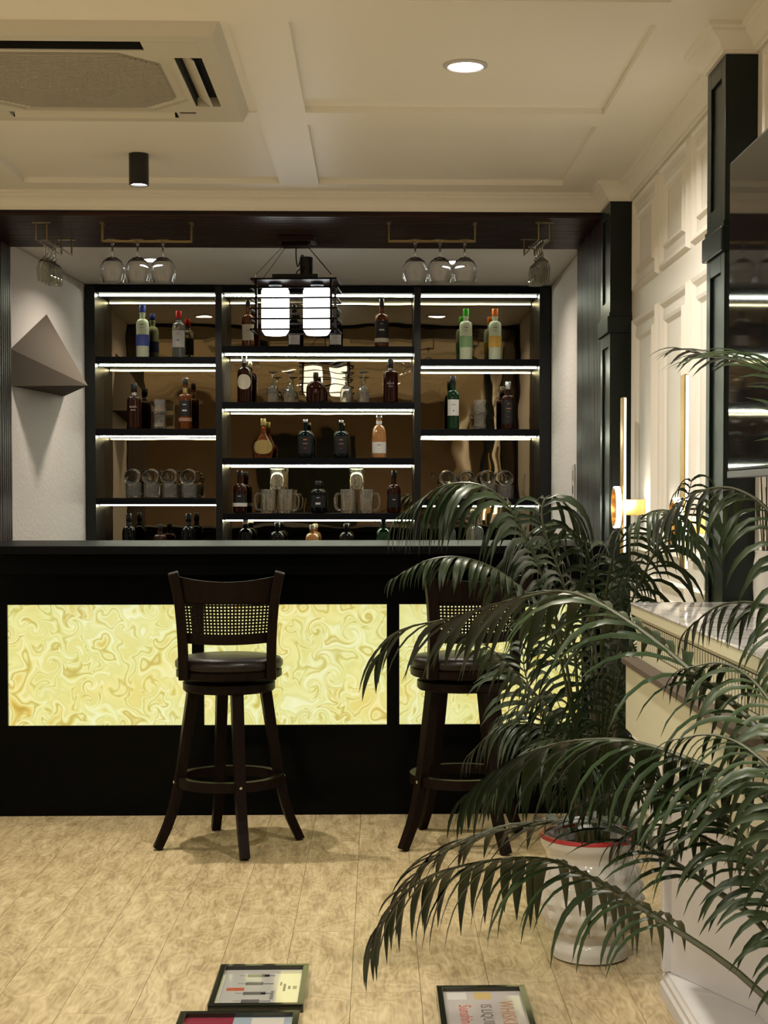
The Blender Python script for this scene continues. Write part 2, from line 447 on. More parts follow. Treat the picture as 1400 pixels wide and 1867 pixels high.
# fluted dark boards: soffit above the bar, jambs at the sides
def fluted(name, n, length, pitch, parent=None):              # ridges run along x, board in the xy plane, ridges down
    b = MB(); prof = []
    for i in range(n):
        y = i*pitch
        prof += [(y+.05*pitch, 0), (y+.14*pitch, -.006), (y+.5*pitch, -.008), (y+.86*pitch, -.006), (y+.95*pitch, 0)]
    prof = [(0, 0)] + prof + [(n*pitch, 0), (n*pitch, .012), (0, .012)]
    k = len(prof); v = [(0, y, z) for y, z in prof] + [(length, y, z) for y, z in prof]
    f = [(i, (i+1) % k, k+(i+1) % k, k+i) for i in range(k)] + [tuple(range(k)), tuple(range(k, 2*k))]
    return b.add(v, f)
so = MB().box(-1.72, PX, YS0+.002, YS1, SZ-.004, SZ+.004).build('soffit', M['dark'], kind='structure')
bw = (YS1-YS0-.004)/5
for i in range(5):
    for j, (xa, xb) in enumerate(((-1.72, -.45), (-.449, PX))):
        b = fluted('fluted_board', 4, xb-xa, (bw-.003)/4).build('fluted_board', M['flute'], so)
        b.location = (xa, YS0+.003+i*bw, SZ-.005-.010)
for nm, X, sg in (('jamb_left', -1.69, 1), ('jamb_right', .935, -1)):
    jb = thing(nm, None, None, kind='structure')
    for i in range(4):
        b = fluted('fluted_board', 5, SZ-.02, .19/5)
        if sg > 0: b.move(lambda p: Vector((X+.012+(-p.z), YS0+.02+i*.195+p.y, p.x)))
        else: b.move(lambda p: Vector((X-.012+p.z, YS0+.02+i*.195+p.y, p.x)))
        b.build('fluted_board', M['flute'], jb)
MB().box(-1.72, -1.70, YS0, YS1, 0, SZ-.02).build('wall_jamb_backing', M['dark'], kind='structure')
MB().box(.94, 1.1, YS0, YS1, 0, SZ-.02).build('wall_jamb_backing', M['dark'], kind='structure')

# ------------------------------------------------------------------ ceiling lights and air conditioner
def downlight(x, y, z, r, label, power, group):
    t = thing('recessed_downlight', label, 'light', (x, y, z), 0, group)
    MB().lathe([(r, 0), (r+.013, 0), (r+.013, -.004), (r+.002, -.008), (r-.002, -.006)], 32, closed=True).build('trim_ring', M['white'], t, smooth=True)
    MB().lathe([(r-.001, -.002), (r-.001, -.005), (.0005, -.006)], 32).build('diffuser', M['lamp'], t)
    disc_light((x, y, z-.009), power, r*1.8)
downlight(.255, 4.5, CZ+.021, .052, 'round recessed ceiling downlight glowing in the coffered ceiling panel', P_ROOM, 'recessed downlights')
DX = [(.25, 2.25, 'middle'), (.25, .05, 'rear'), (-.886, 2.25, 'middle of the second row'), (-.886, .05, 'rear of the second row'), (-2.04, 3.35, 'third row, forward'), (-2.04, 1.1, 'third row, rear')]
for x, y, n in DX: downlight(x, y, CZ+.021, .052, 'round recessed ceiling downlight behind the camera, ' + n, P_ROOM, 'recessed downlights')
p = at(277, 474, Z=SZ); downlight(p.x, p.y, SZ+.004, .055, 'recessed downlight over the bar above the wall pyramid end', P_ALC, 'bar downlights')
p = at(828, 478, Z=SZ); downlight(p.x, p.y, SZ+.004, .055, 'recessed downlight over the bar behind the wine glasses near the green pillar', P_ALC, 'bar downlights')

p = at(253, 281, Z=CZ+.021)
t = thing('cylinder_spotlight', 'black cylinder spotlight hanging from the ceiling below the air conditioner', 'light', (p.x, p.y, CZ+.021))
MB().lathe([(.036, 0), (.036, -.112), (.033, -.114), (.030, -.112), (.030, -.098), (.001, -.098)], 32).build('housing', M['blackmetal'], t, smooth=True)
MB().lathe([(.029, -.100), (.029, -.106), (.001, -.107)], 32).build('lens', M['lamp'], t)
disc_light((p.x, p.y, CZ+.021-.1155), P_SPOT, .05, WARM, 120)

AX, AY, AH = -.886, 4.51, .475
t = thing('air_conditioner', 'cream ceiling cassette air conditioner with ribbed intake grille', 'air conditioner', (AX, AY, CZ))
MB().prism([(-.50, -.50), (.50, -.50), (.50, .50), (-.50, .50)], .004, .012).build('mounting_board', M['paint'], t)
z0, z1 = -.035, -.022
def trap(rot):                                                # one side of the bevelled border
    b = MB(); a, c = AH, .405
    b.add([(-a, -a, .006), (a, -a, .006), (a-.02, -a+.02, z0), (-a+.02, -a+.02, z0), (-c, -c, z0), (c, -c, z0), (c, -c, .006), (-c, -c, .006)],
          [(0, 1, 2, 3), (3, 2, 5, 4), (4, 5, 6, 7)])
    return b.move(lambda p: Matrix.Rotation(rot, 3, 'Z') @ p)
for q in range(4):
    rot = q*PI/2; rm = Matrix.Rotation(rot, 3, 'Z')
    trap(rot).build('border', M['acwhite'], t)
    MB().prism([(.405, .405), (.26, .405), (.26, .33), (.20, .315), (.315, .20), (.33, .26), (.405, .26)], -.036, .0).move(lambda p: rm @ p).build('corner_panel', M['acwhite'], t)
    MB().prism([(-.26, -.33), (.26, -.33), (.20, -.312), (-.20, -.312)], -.037, 0).move(lambda p: rm @ p).build('inner_rail', M['acwhite'], t)
    sl = MB().box(-.262, .262, -.405, -.325, -.008, .0).move(lambda p: rm @ p).build('air_outlet', M['dark'], t)
    MB().box(-.26, .26, -.3335, -.3305, -.034, -.001).move(lambda p: rm @ p).build('outlet_shade_strip', M['dark'], t)  # black strips on the slot walls: shade of a deep slot put into colour
    MB().box(-.26, .26, -.4045, -.4025, -.034, -.001).move(lambda p: rm @ p).build('outlet_shade_strip', M['dark'], t)
    lv = MB().bar([(-.25, 0, 0), (.25, 0, 0)], (.050 if q else .030), .003)
    tilt = Matrix.Rotation(R_(38 if q else 0), 3, 'X')
    lv.move(lambda p: rm @ ((tilt @ p) + (Vector((0, -.362, -.026)) if q else Vector((0, -.372, -.008))))).build('louver', M['acwhite'], t)
oc = [(.20, .312), (-.20, .312), (-.312, .20), (-.312, -.20), (-.20, -.312), (.20, -.312), (.312, -.20), (.312, .20)]
MB().prism([(a*1.0, b*1.0) for a, b in oc], -.028, 0, ).build('intake_frame', M['acwhite'], t)
g = MB()
for i in range(44):
    y = -.275 + i*.0128; w = min(.275, .275+.18-abs(y))
    w = .275 if abs(y) < .18 else .275-(abs(y)-.18)
    g.box(-w, w, y-.0035, y+.0035, -.036, -.028)
g.build('intake_grille', M['acgrille'], t)
MB().prism([(a*.90, b*.90) for a, b in oc], -.0285, -.027).build('grille_back', M['acgrille'], t)
MB().box(.25, .30, .30, .312, -.0375, -.036).move(lambda p: p+Vector((.02, .03, 0))).build('indicator_plate', M['bezel'], t)

# ------------------------------------------------------------------ the bar
BX0, BX1, BY = -1.69, PX-.004, 6.29
t = thing('bar_counter', 'long black bar counter with glowing marbled yellow panels', 'bar counter')
MB().box(BX0, BX1, 6.235, 7.11, 1.075, 1.110).build('countertop', M['granite_top'], t, bevel=.003)
MB().box(BX0, BX1, 6.255, 6.295, .992, 1.0745).build('fascia', M['granite'], t, bevel=.002)
MB().box(BX0, BX1, 6.30, 6.34, .868, .9915).build('upper_rail', M['granite'], t)
MB().box(BX0, BX1, 6.30, 6.34, .0, .372).build('kick_panel', M['granite'], t)
px = [14, 350, 372, 705, 728, 1060]
X = [at(q, 1210, Y=6.30).x for q in px]
for a, b in ((BX0, X[0]), (X[1], X[2]), (X[3], X[4]), (X[5], BX1)):
    MB().box(a, b, 6.297, 6.34, .3725, .8675).build('mullion', M['granite'], t)
for a, b in ((X[0], X[1]), (X[2], X[3]), (X[4], X[5])):
    MB().box(a-.004, b+.004, 6.312, 6.330, .368, .872).build('onyx_panel', M['onyx'], t, label='backlit yellow and white swirled onyx panel')
MB().box(BX0, BX1, 6.345, 7.05, 0, 1.074).build('carcass', M['black'], t)

# shelf unit behind the bar
def zz(y): return at(560, y, Y=YU).z
def xx(x): return at(x, 760, Y=YU).x
t = thing('back_bar_shelf', 'tall black shelf unit with bronze mirrors and light strips behind the bar', 'shelf')
UX0, UX1 = AXL+.004, AXR-.006
V = [(UX0, xx(174)), (xx(393), xx(405)), (xx(755), xx(767)), (xx(983), UX1)]
for a, b in V: MB().box(a, b, YU, YM+.02, .92, SZ-.006).build('upright', M['upright'], t, bevel=.001)
MB().box(UX0, UX1, YU+.01, YM+.02, 0, .915).build('base_cabinet', M['black'], t)
BAYS = {'L': (V[0][1], V[1][0], [651, 782, 908]), 'M': (V[1][1], V[2][0], [631, 733, 835, 936]), 'R': (V[2][1], V[3][0], [654, 782, 910])}
SHELF = {}
for nme, (a, b, rows) in BAYS.items():
    a += .0005; b -= .0005
    MB().box(a, b, YM, YM+.012, .94, SZ-.04).build('mirror_panel', M['mirror'], t)
    MB().box(a, b, YU, YM-.0005, SZ-.042, SZ-.007).build('top_board', M['black'], t)
    MB().box(a, b, YU, YM-.0005, .915, .95).build('shelf', M['black'], t)
    under = [SZ-.0425]
    for i, r in enumerate(rows):
        z = zz(r); SHELF[nme+str(i+1)] = z
        MB().box(a, b, YU, YM-.0005, z-.036, z).build('shelf', M['black'], t, bevel=.001)
        under.append(z-.0365)
    SHELF[nme+str(len(rows)+1)] = .95
    for z in under:
        MB().box(a+.006, b-.006, YU+.095, YU+.108, z-.0062, z).build('light_strip', M['led'], t)

# ------------------------------------------------------------------ bottles and glasses on the shelves
def bottle_profile(H, R, sh, nk, rn, pear=False):
    """sh: body height, nk: where the neck starts (fractions of H), rn: neck radius"""
    p = [(R*.80, 0), (R*.97, .004), (R, .012)]
    if pear:
        p = [(R*.6, 0), (R*.86, .004)]
        for i in range(9):
            u = i/8; z = H*(.03 + (nk-.03)*u)
            r = R*math.sin(PI*(.30+.42*u/.9)) if u < .45 else None
            if r is None:
                k = (u-.45)/.55; r = R*(1-k)**1.25*.98 + rn*(1-(1-k)**1.25)
            p.append((r, z))
    else:
        p.append((R, H*sh))
        for i in range(1, 7):
            a = i/6*PI/2
            p.append((rn+(R-rn)*math.cos(a), H*sh+(H*nk-H*sh)*math.sin(a)**.9))
    return p
def bottle(label, cat, px, row, wpx, top, body, cap, lab=None, letters=None, sh=.58, nk=.72, rn=.34, capf=.14, pear=False, flatten=1, lz=(.14, .46), ltcol=(.8, .78, .7), neck=None, band=None, Y=8.53, rough=.05, level=None, zbase=None, oval=False, group=None):
    z0 = SHELF[row]; X = at(px, 800, Y=Y).x; zt = at(px, top, Y=Y).z
    H = zt - z0; R = wpx/2*Y/FPX
    t = thing('bottle', label, cat, (X, Y, z0), 0, group)
    r0 = R*rn
    pr = bottle_profile(H, R, sh, nk, r0, pear)
    pr += [(r0, H*(1-capf)), (r0*1.12, H*(1-capf)+.002), (r0*1.12, H*(1-capf)+.008), (r0*.9, H*(1-capf)+.010)]
    MB().lathe(pr, 28, sy=flatten).build('body', body, t, smooth=35)
    MB().lathe([(r0*1.08, H*(1-capf)+.0105), (r0*1.15, H*(1-capf)+.013), (r0*1.15, H-.004), (r0*1.0, H)], 24).build('cap', cap, t, smooth=35)
    if neck is not None:
        MB().lathe([(r0+.0008, H*nk+.004), (r0+.0008, H*(nk+(1-capf-nk)*.8))], 24, ).build('neck_sleeve', neck, t, smooth=35)
    if lab is not None:
        a0, a1 = lz; rr = R+.0007; h0, h1 = a0*H, a1*H
        b = MB(); n = 14; v = []; f = []
        for i in range(n+1):
            q = R_(-62 + 124*i/n)
            for r in (rr, rr+.0006):
                for z in (h0, h1):
                    if oval:
                        zc = (h0+h1)/2; hh = (h1-h0)/2*math.sqrt(max(.02, 1-(i/n*2-1)**2)); z = zc + (hh if z == h1 else -hh)
                    v.append((r*math.sin(q), -r*math.cos(q)*flatten, z))
        for i in range(n):
            k = i*4; f += [(k, k+1, k+5, k+4), (k+2, k+6, k+7, k+3), (k+1, k+3, k+7, k+5), (k, k+4, k+6, k+2)]
        f += [(0, 2, 3, 1), (n*4, n*4+1, n*4+3, n*4+2)]
        lo = b.add(v, f).build('label', lab, t, smooth=35)
        if band:
            c, f0, f1 = band
            MB().lathe([(rr+.0010, h0+(h1-h0)*f0), (rr+.0010, h0+(h1-h0)*f1)], 28, sy=flatten).build('label_band', c, t, smooth=35)
        for txt, sz, fz in (letters or []):
            tb = text_mb(txt, sz, bend=rr+.0011)
            tb.move(lambda p: Vector((p.x, p.y*flatten, p.z+h0+(h1-h0)*fz))).build('lettering', flat(ltcol, .5), lo)
    elif letters:
        for txt, sz, fz in letters:
            tb = text_mb(txt, sz, bend=R+.0011)
            tb.move(lambda p: Vector((p.x, p.y*flatten, p.z+H*fz))).build('lettering', flat(ltcol, .5), t)
    return t
FR = mat('frosted_vodka_glass', (.80, .86, .62), .4, trans=.15, ior=1.2)
AMB = mat('amber_whisky', (.22, .055, .010), .05, trans=.55, spec=.3)
DKA = mat('dark_rum', (.030, .007, .003), .05, trans=.25, spec=.22)
BLK = mat('near_black_bottle', (.003, .003, .003), .06, spec=.22)
GRN = mat('green_bottle_glass', (.010, .04, .014), .05, trans=.25, spec=.25)
TEAL = mat('dark_teal_bottle', (.002, .006, .005), .06, spec=.22)
PEA = mat('peach_liquor', (.55, .25, .08), .08, trans=.4, coat=.4)
CLR = mat('clear_spirit', (.75, .80, .72), .03, trans=.9)
W_ = flat((.62, .60, .56), .5); BK = flat((.012, .011, .011), .4); CRM = flat((.60, .55, .42), .5); GLD = flat((.42, .32, .12), .35, metal=.6)
LB = flat((.006, .006, .007), .45); BLU = flat((.05, .08, .40), .4); RED = flat((.55, .02, .02), .35); GRC = flat((.07, .50, .03), .4); ORC = flat((.85, .20, .02), .4); SIL = flat((.6, .6, .58), .25, metal=.8)
D = (.05, .05, .07)
# left bay
bottle('frosted vodka bottle with blue and white cap, top shelf', 'bottle', 261, 'L1', 23, 557, FR, BLU, FR, [('=====', .008, .92), ('======', .005, .80)], sh=.62, nk=.74, rn=.42, capf=.17, lz=(.2, .66), ltcol=(.10, .12, .10), band=(flat((.08, .11, .42), .45), .05, .52))
bottle('clear bottle with red cap and white label, top shelf', 'bottle', 327, 'L1', 24, 567, CLR, RED, W_, [('=====', .006, .78), ('==', .014, .42)], sh=.62, nk=.76, rn=.40, capf=.2, lz=(.22, .58), ltcol=(.10, .12, .30), neck=W_)
bottle('dark amber bottle lettered black, beside the stacked glasses, second shelf', 'bottle', 245, 'L2', 26, 699, DKA, BK, None, [('BLACK', .013, .48), ('DOG', .011, .41)], sh=.62, nk=.72, rn=.40, capf=.18, ltcol=(.65, .60, .52), neck=SIL)
bottle('amber whisky bottle with black label and torn seal, second shelf', 'bottle', 338, 'L2', 23, 690, AMB, BK, LB, [('======', .006, .74), ('====', .012, .35)], sh=.62, nk=.70, rn=.36, capf=.16, lz=(.26, .56), neck=GLD, band=(flat((.30, .16, .10), .5), -.35, -.12))
for px, tp, lb in ((234, 936, 'dark bottle in the lowest row, nearest the wall pyramid'), (291, 956, 'short dark bottle in the lowest row, middle of its bay'), (343, 936, 'dark bottle in the lowest row below the tumblers')):
    bottle(lb, 'bottle', px, 'L4', 24, tp, BLK if px != 291 else DKA, BK, LB, None, sh=.60, nk=.74, rn=.38, capf=.16, neck=BK)
# middle bay
bottle('amber scotch bottle with cream label behind the pendant lamp', 'bottle', 453, 'M1', 23, 548, AMB, BK, CRM, [('=====', .005, .6)], sh=.56, nk=.70, rn=.34, capf=.16, lz=(.14, .48), ltcol=(.2, .12, .06))
bottle('black bottle with white label under the pendant lamp, middle', 'bottle', 537, 'M1', 22, 556, BLK, BK, W_, [('====', .004, .6)], sh=.56, nk=.70, rn=.34, capf=.16, lz=(.06, .30), ltcol=D)
bottle('black bottle with white label under the lamp, next to the single malt', 'bottle', 612, 'M1', 22, 556, BLK, BK, W_, [('====', .004, .6)], sh=.56, nk=.70, rn=.34, capf=.16, lz=(.06, .30), ltcol=D)
bottle('amber malt bottle with black label, top shelf', 'bottle', 696, 'M1', 25, 545, AMB, BK, LB, [('======', .005, .82), ('====', .014, .45)], sh=.56, nk=.70, rn=.32, capf=.2, lz=(.2, .54), band=(CRM, -.28, -.04))
bottle('dark red bottle with round cream label, white cap', 'bottle', 446, 'M2', 26, 649, DKA, SIL, CRM, None, sh=.60, nk=.76, rn=.32, capf=.2, lz=(.28, .60), oval=True)
bottle('squat round brandy bottle between the upturned glasses', 'bottle', 576, 'M2', 35, 679, DKA, BK, None, [('====', .008, .36)], sh=.42, nk=.72, rn=.24, capf=.22, flatten=.7, ltcol=(.18, .03, .02))
bottle('dark square-shouldered bottle lettered black, beside upturned glasses', 'bottle', 712, 'M2', 27, 655, DKA, BK, None, [('BLACK', .013, .44), ('DOG', .011, .37)], sh=.66, nk=.74, rn=.36, capf=.2, ltcol=(.40, .36, .34), neck=SIL)
bottle('pear-shaped cognac decanter with gold label and gold cap', 'bottle', 480, 'M3', 37, 763, AMB, GLD, GLD, None, pear=True, nk=.66, rn=.22, capf=.22, flatten=.7, lz=(.10, .46), oval=True)
bottle('dark green-black bottle with arched label, beside the gold decanter', 'bottle', 557, 'M3', 29, 765, TEAL, SIL, LB, [('======', .008, .55), ('===', .012, .78), ('=======', .004, .3)], sh=.56, nk=.72, rn=.27, capf=.12, lz=(.12, .58), ltcol=(.45, .16, .10))
bottle('dark green-black bottle with arched label, beside the peach bottle', 'bottle', 622, 'M3', 29, 766, TEAL, SIL, LB, [('======', .008, .55), ('===', .012, .78), ('=======', .004, .3)], sh=.56, nk=.72, rn=.27, capf=.12, lz=(.12, .58), ltcol=(.30, .16, .12))
bottle('peach coloured bottle with long shoulders and white label', 'bottle', 691, 'M3', 27, 758, PEA, SIL, W_, [('======', .007, .72), ('====', .003, .4)], sh=.40, nk=.78, rn=.36, capf=.1, lz=(.12, .38), ltcol=D, neck=W_)
bottle('dark red bottle with white lettering beside the beer mugs', 'bottle', 437, 'M4', 25, 858, DKA, BK, LB, [('======', .005, .8)], sh=.52, nk=.70, rn=.36, capf=.18, lz=(.16, .46), band=(W_, .0, .28))
bottle('squat black bottle between the two mug stacks', 'bottle', 580, 'M4', 28, 877, BLK, BK, LB, [('=====', .006, .80), ('===', .018, .32)], sh=.58, nk=.76, rn=.34, capf=.2, lz=(.18, .56), ltcol=(.75, .72, .68))
bottle('dark bottle beside the palm leaf tips, mug shelf', 'bottle', 718, 'M4', 25, 858, DKA, BK, LB, [('=====', .006, .6)], sh=.50, nk=.68, rn=.32, capf=.2, lz=(.14, .44))
for px, tp, bd, cp, lb in ((447, 946, BLK, CRM, 'bottle with cream seal, lowest row, farthest from the palm'), (505, 953, BLK, BK, 'black capped bottle in the lowest row under the first mugs'), (569, 957, PEA, CRM, 'bottle with yellow neck label in the lowest row'), (631, 955, BLK, BK, 'black capped bottle in the lowest row under the second mugs'), (699, 946, GRN, BK, 'green bottle in the lowest row next to the palm')):
    bottle(lb, 'bottle', px, 'M5', 25, tp, bd, cp, LB, None, sh=.62, nk=.78, rn=.36, capf=.16)
# right bay
bottle('frosted vodka bottle with bright green cap', 'bottle', 849, 'R1', 23, 563, FR, GRC, FR, [('=====', .008, .92), ('======', .005, .80)], sh=.66, nk=.76, rn=.42, capf=.18, lz=(.2, .66), ltcol=(.12, .14, .08), band=(flat((.28, .48, .22), .45), .10, .58))
bottle('frosted vodka bottle with orange cap', 'bottle', 902, 'R1', 23, 563, FR, ORC, FR, [('=====', .008, .92), ('======', .005, .80)], sh=.66, nk=.76, rn=.42, capf=.18, lz=(.2, .66), ltcol=(.14, .12, .08), band=(flat((.75, .46, .10), .45), .10, .58))
bottle('green glass bottle with white label and black cap', 'bottle', 826, 'R2', 22, 686, GRN, BK, W_, [('=======', .006, .68), ('=', .014, .3)], sh=.60, nk=.74, rn=.42, capf=.16, lz=(.26, .56), ltcol=(.05, .06, .12))
bottle('dark bottle with red-lettered black label beside glasses, second shelf', 'bottle', 926, 'R2', 24, 696, DKA, SIL, LB, [('=======', .007, .66), ('====', .005, .54), ('==', .008, .86), ('======', .003, .3)], sh=.62, nk=.72, rn=.38, capf=.2, lz=(.12, .60), ltcol=(.55, .20, .14))
for px, tp, lb in ((818, 933, 'clear bottle half hidden by palm leaves, lowest row'), (869, 930, 'clear long-necked bottle behind palm leaves, lowest row')):
    bottle(lb, 'bottle', px, 'R4', 26, tp, CLR, SIL, None, None, sh=.55, nk=.70, rn=.36, capf=.12)

def tumbler_profile(R, H, waist=False):
    if waist: o = [(R*.82, 0), (R*.98, .006), (R, H*.20), (R*.84, H*.55), (R*.97, H)]
    else: o = [(R*.86, 0), (R*.92, .004), (R, H)]
    i = [(r-.0035, z) for r, z in reversed(o) if z > H*.15] + [(R*.6, H*.14), (.0008, H*.14)]
    return [(.0008, 0)] + o + i
def tumbler(label, group, X, Y, Z, R, H, waist=False, lying=0, m='cutglass'):
    o = MB().lathe(tumbler_profile(R, H, waist), 14).build('glass_tumbler', M[m], None, smooth=20, label=label, cat='glass', group=group)
    if lying: o.rotation_euler = (PI/2 + R_(8), 0, 0); o.location = (X, Y+H*.5, Z+R+.001)
    else: o.location = (X, Y, Z)
    return o
for nm, bay in (('beside the rough plaster wall', ('L2', 291)), ('beside the green whisky bottle', ('R2', 875))):
    Y = 8.53; X = at(bay[1], 760, Y=Y).x; z = SHELF[bay[0]]
    tumbler('cut glass tumbler at the bottom of the stack of two, ' + nm, 'stacked tumblers', X, Y, z, .037, .082, True)
    tumbler('cut glass tumbler on top of the stack of two, ' + nm, 'stacked tumblers', X, Y, z+.0825, .037, .082, True)
ORD = ['first', 'second', 'third', 'last']
for row, pxs, bn in (('L3', (243, 277, 310, 345), 'bay beside the pyramid'), ('R3', (816, 853, 890, 922), 'bay behind the palm')):
    for i, q in enumerate(pxs):
        Y = 8.53; X = at(q, 880, Y=Y).x; z = SHELF[row]
        tumbler('upright glass tumbler, %s of four, %s' % (ORD[i], bn), 'tumblers on the third shelf', X, Y, z, .045, .078)
        tumbler('tumbler lying on its side, mouth out, %s of four, %s' % (ORD[i], bn), 'tumblers on the third shelf', X-.004, Y, z+.0788, .044, .078, lying=1)
# upturned stem glasses on the second shelf
def goblet_profile(R, H, foot=None):                        # standing up: foot, stem, bowl
    fr = foot or R*.9
    o = [(.0006, 0), (fr, 0), (fr, .002), (.010, .008), (.0045, .016), (.004, H*.30), (.0075, H*.36), (.005, H*.42), (.012, H*.45), (R*.75, H*.52), (R, H*.68), (R*.96, H*.85), (R*.88, H)]
    i = [(R*.88-.002, H), (R*.96-.0025, H*.85), (R-.003, H*.68), (R*.72, H*.54), (.010, H*.475), (.0006, H*.47)]
    return o + i
for q, l in ((497, 'first, beside the red bottle'), (527, 'second, next to the squat brandy bottle'), (631, 'third, beyond the squat brandy bottle'), (662, 'last, beside the dark square bottle')):
    Y = 8.53; X = at(q, 700, Y=Y).x; H = at(q, 678, Y=Y).z - SHELF['M2']
    b = MB().lathe(goblet_profile(.034, H, .030), 12).move(lambda p: Vector((p.x, -p.y, H-p.z)))
    o = b.build('stem_glass', M['cutglass'], None, smooth=25, label='upturned cut glass goblet on the shelf, ' + l, cat='glass', group='upturned goblets'); o.location = (X, Y, SHELF['M2'])
def mug(label, X, Y, Z, R, H, side, grp='beer mugs'):
    t = thing('beer_mug', label, 'mug', (X, Y, Z), 0, grp)
    o = [(.0008, 0), (R*.95, 0), (R, .006), (R*.97, H*.8), (R*1.03, H*.86), (R*1.03, H), (R*.90, H), (R*.86, H*.8), (R*.86, .016), (.0008, .014)]
    MB().lathe(o, 16).build('body', M['mugglass'], t, smooth=30)
    if side:
        pts = [(side*R*(.98), 0, H*.80), (side*(R+.018), 0, H*.82), (side*(R+.030), 0, H*.65), (side*(R+.030), 0, H*.35), (side*(R+.018), 0, H*.15), (side*R*1.0, 0, H*.16)]
        MB().tube(spline(pts, 16), .0055, 8).build('handle', M['mugglass'], t, smooth=True)
    return t
for a, b, c, w in ((489, 520, 505, 'nearer the wall pyramid'), (634, 667, 650, 'nearer the palm')):
    Y = 8.53; z = SHELF['M4']; H = at(c, 892, Y=Y).z - z; R = .041
    xa, xb, xc = at(a, 900, Y=Y).x, at(b, 900, Y=Y).x, at(c, 900, Y=Y).x
    mug('glass beer mug with handle, lower first of the stack ' + w, xa, Y, z, R, H, -1)
    mug('glass beer mug with handle, lower second of the stack ' + w, xb+.002, Y, z, R, H, 1)
    mug('glass beer mug on top of the stack ' + w, xc, Y, z+H+.001, R*.95, at(c, 852, Y=Y).z-(z+H), 0)

# ------------------------------------------------------------------ hanging glass racks and wine glasses
ZR = SZ - .022                                             # underside of the fluted boards
def rack(label, p0, p1, gap, drop=.075):
    """two parallel rods from p0 to p1 (xy), gap apart, carried by four posts"""
    a, b = Vector((*p0, 0)), Vector((*p1, 0)); d = (b-a).normalized(); n = Vector((-d.y, d.x, 0))
    t = thing('glass_rack', label, 'glass rack', (a.x, a.y, ZR))
    for s in (-1, 1):
        o = n*s*gap/2
        A, B = o.copy(), (b-a)+o
        MB().tube([A+Vector((0, 0, -drop)), B+Vector((0, 0, -drop))], .0032).build('rod', M['brass'], t, smooth=True)
        for q in (A, B):
            MB().tube([q, q+Vector((0, 0, -drop-.003))], .0038).build('post', M['brass'], t, smooth=True)
    for q in (Vector((0, 0, 0)), b-a):
        MB().box(-.008, .008, -gap/2-.015, gap/2+.015, -.003, 0).move(lambda p: q + d*p.x + n*p.y + Vector((0, 0, p.z))).build('mounting_plate', M['brass'], t)
    return t
def wine_profile(R, H):                                    # upright, large round bowl
    o = [(.0006, 0), (.036, 0), (.036, .0015), (.012, .006), (.0045, .016), (.0036, H*.34), (.006, H*.40), (.020, H*.425), (R*.70, H*.50), (R*.96, H*.64), (R, H*.74), (R*.95, H*.88), (R*.82, H)]
    i = [(R*.82-.0015, H), (R*.95-.0015, H*.88), (R-.0015, H*.74), (R*.96-.0016, H*.645), (R*.70-.001, H*.507), (.018, H*.435), (.0006, H*.43)]
    return o + i
def hang_glass(label, group, x, y, ztop, prof, H, m):
    b = MB().lathe(prof, 28 if m == 'glass' else 12).move(lambda p: Vector((p.x, -p.y, -p.z)))
    o = b.build('wine_glass', M[m], None, smooth=50 if m == 'glass' else 25, label=label, cat='wine glass', group=group); o.location = (x, y, ztop)
    return o
for (xa, xb), gl, nm in (((187, 349), (205, 251, 297), 'near the plaster pyramid'), ((709, 866), (757, 802, 847), 'near the green pillar')):
    pa, pb = at(xa, 407, Z=ZR), at(xb, 407, Z=ZR); y = (pa.y+pb.y)/2
    rack('brass glass rack holding three large round wine glasses, ' + nm, (pa.x, y), (pb.x, y), .03)
    zt = ZR - .075 + .0045
    for i, g in enumerate(gl):
        q = at(g, 470, Y=y); H = zt - at(g, 514, Y=y).z
        hang_glass('large round wine glass hanging upside down, %s of three %s' % (('first', 'middle', 'last')[i], nm), 'hanging wine glasses', q.x, y, zt, wine_profile(.0535, H), H, 'glass')
for side, x0, nm in ((-1, 75, 'by the plaster pyramid wall'), (1, 992, 'beside the green pillar')):
    pa = at(x0, 405, Z=ZR); X = pa.x; y0, y1 = pa.y, pa.y+.42
    if side < 0: rack('thin brass glass rack running towards the shelf, ' + nm, (X, y0), (X+.02, y1), .045, .07)
    else: rack('thin brass glass rack running towards the shelf, ' + nm, (X, y0), (X-.02, y1), .045, .07)
    for i in range(4):
        zt = ZR-.07+.0045; y = y0+.05+i*.05; H = .170
        hang_glass('faceted crystal goblet hanging upside down, %s along the rack %s' % (ORD[i], nm), 'hanging crystal goblets', X-side*(.003+i*.0035), y, zt, goblet_profile(.034, H, .034), H, 'cutglass')

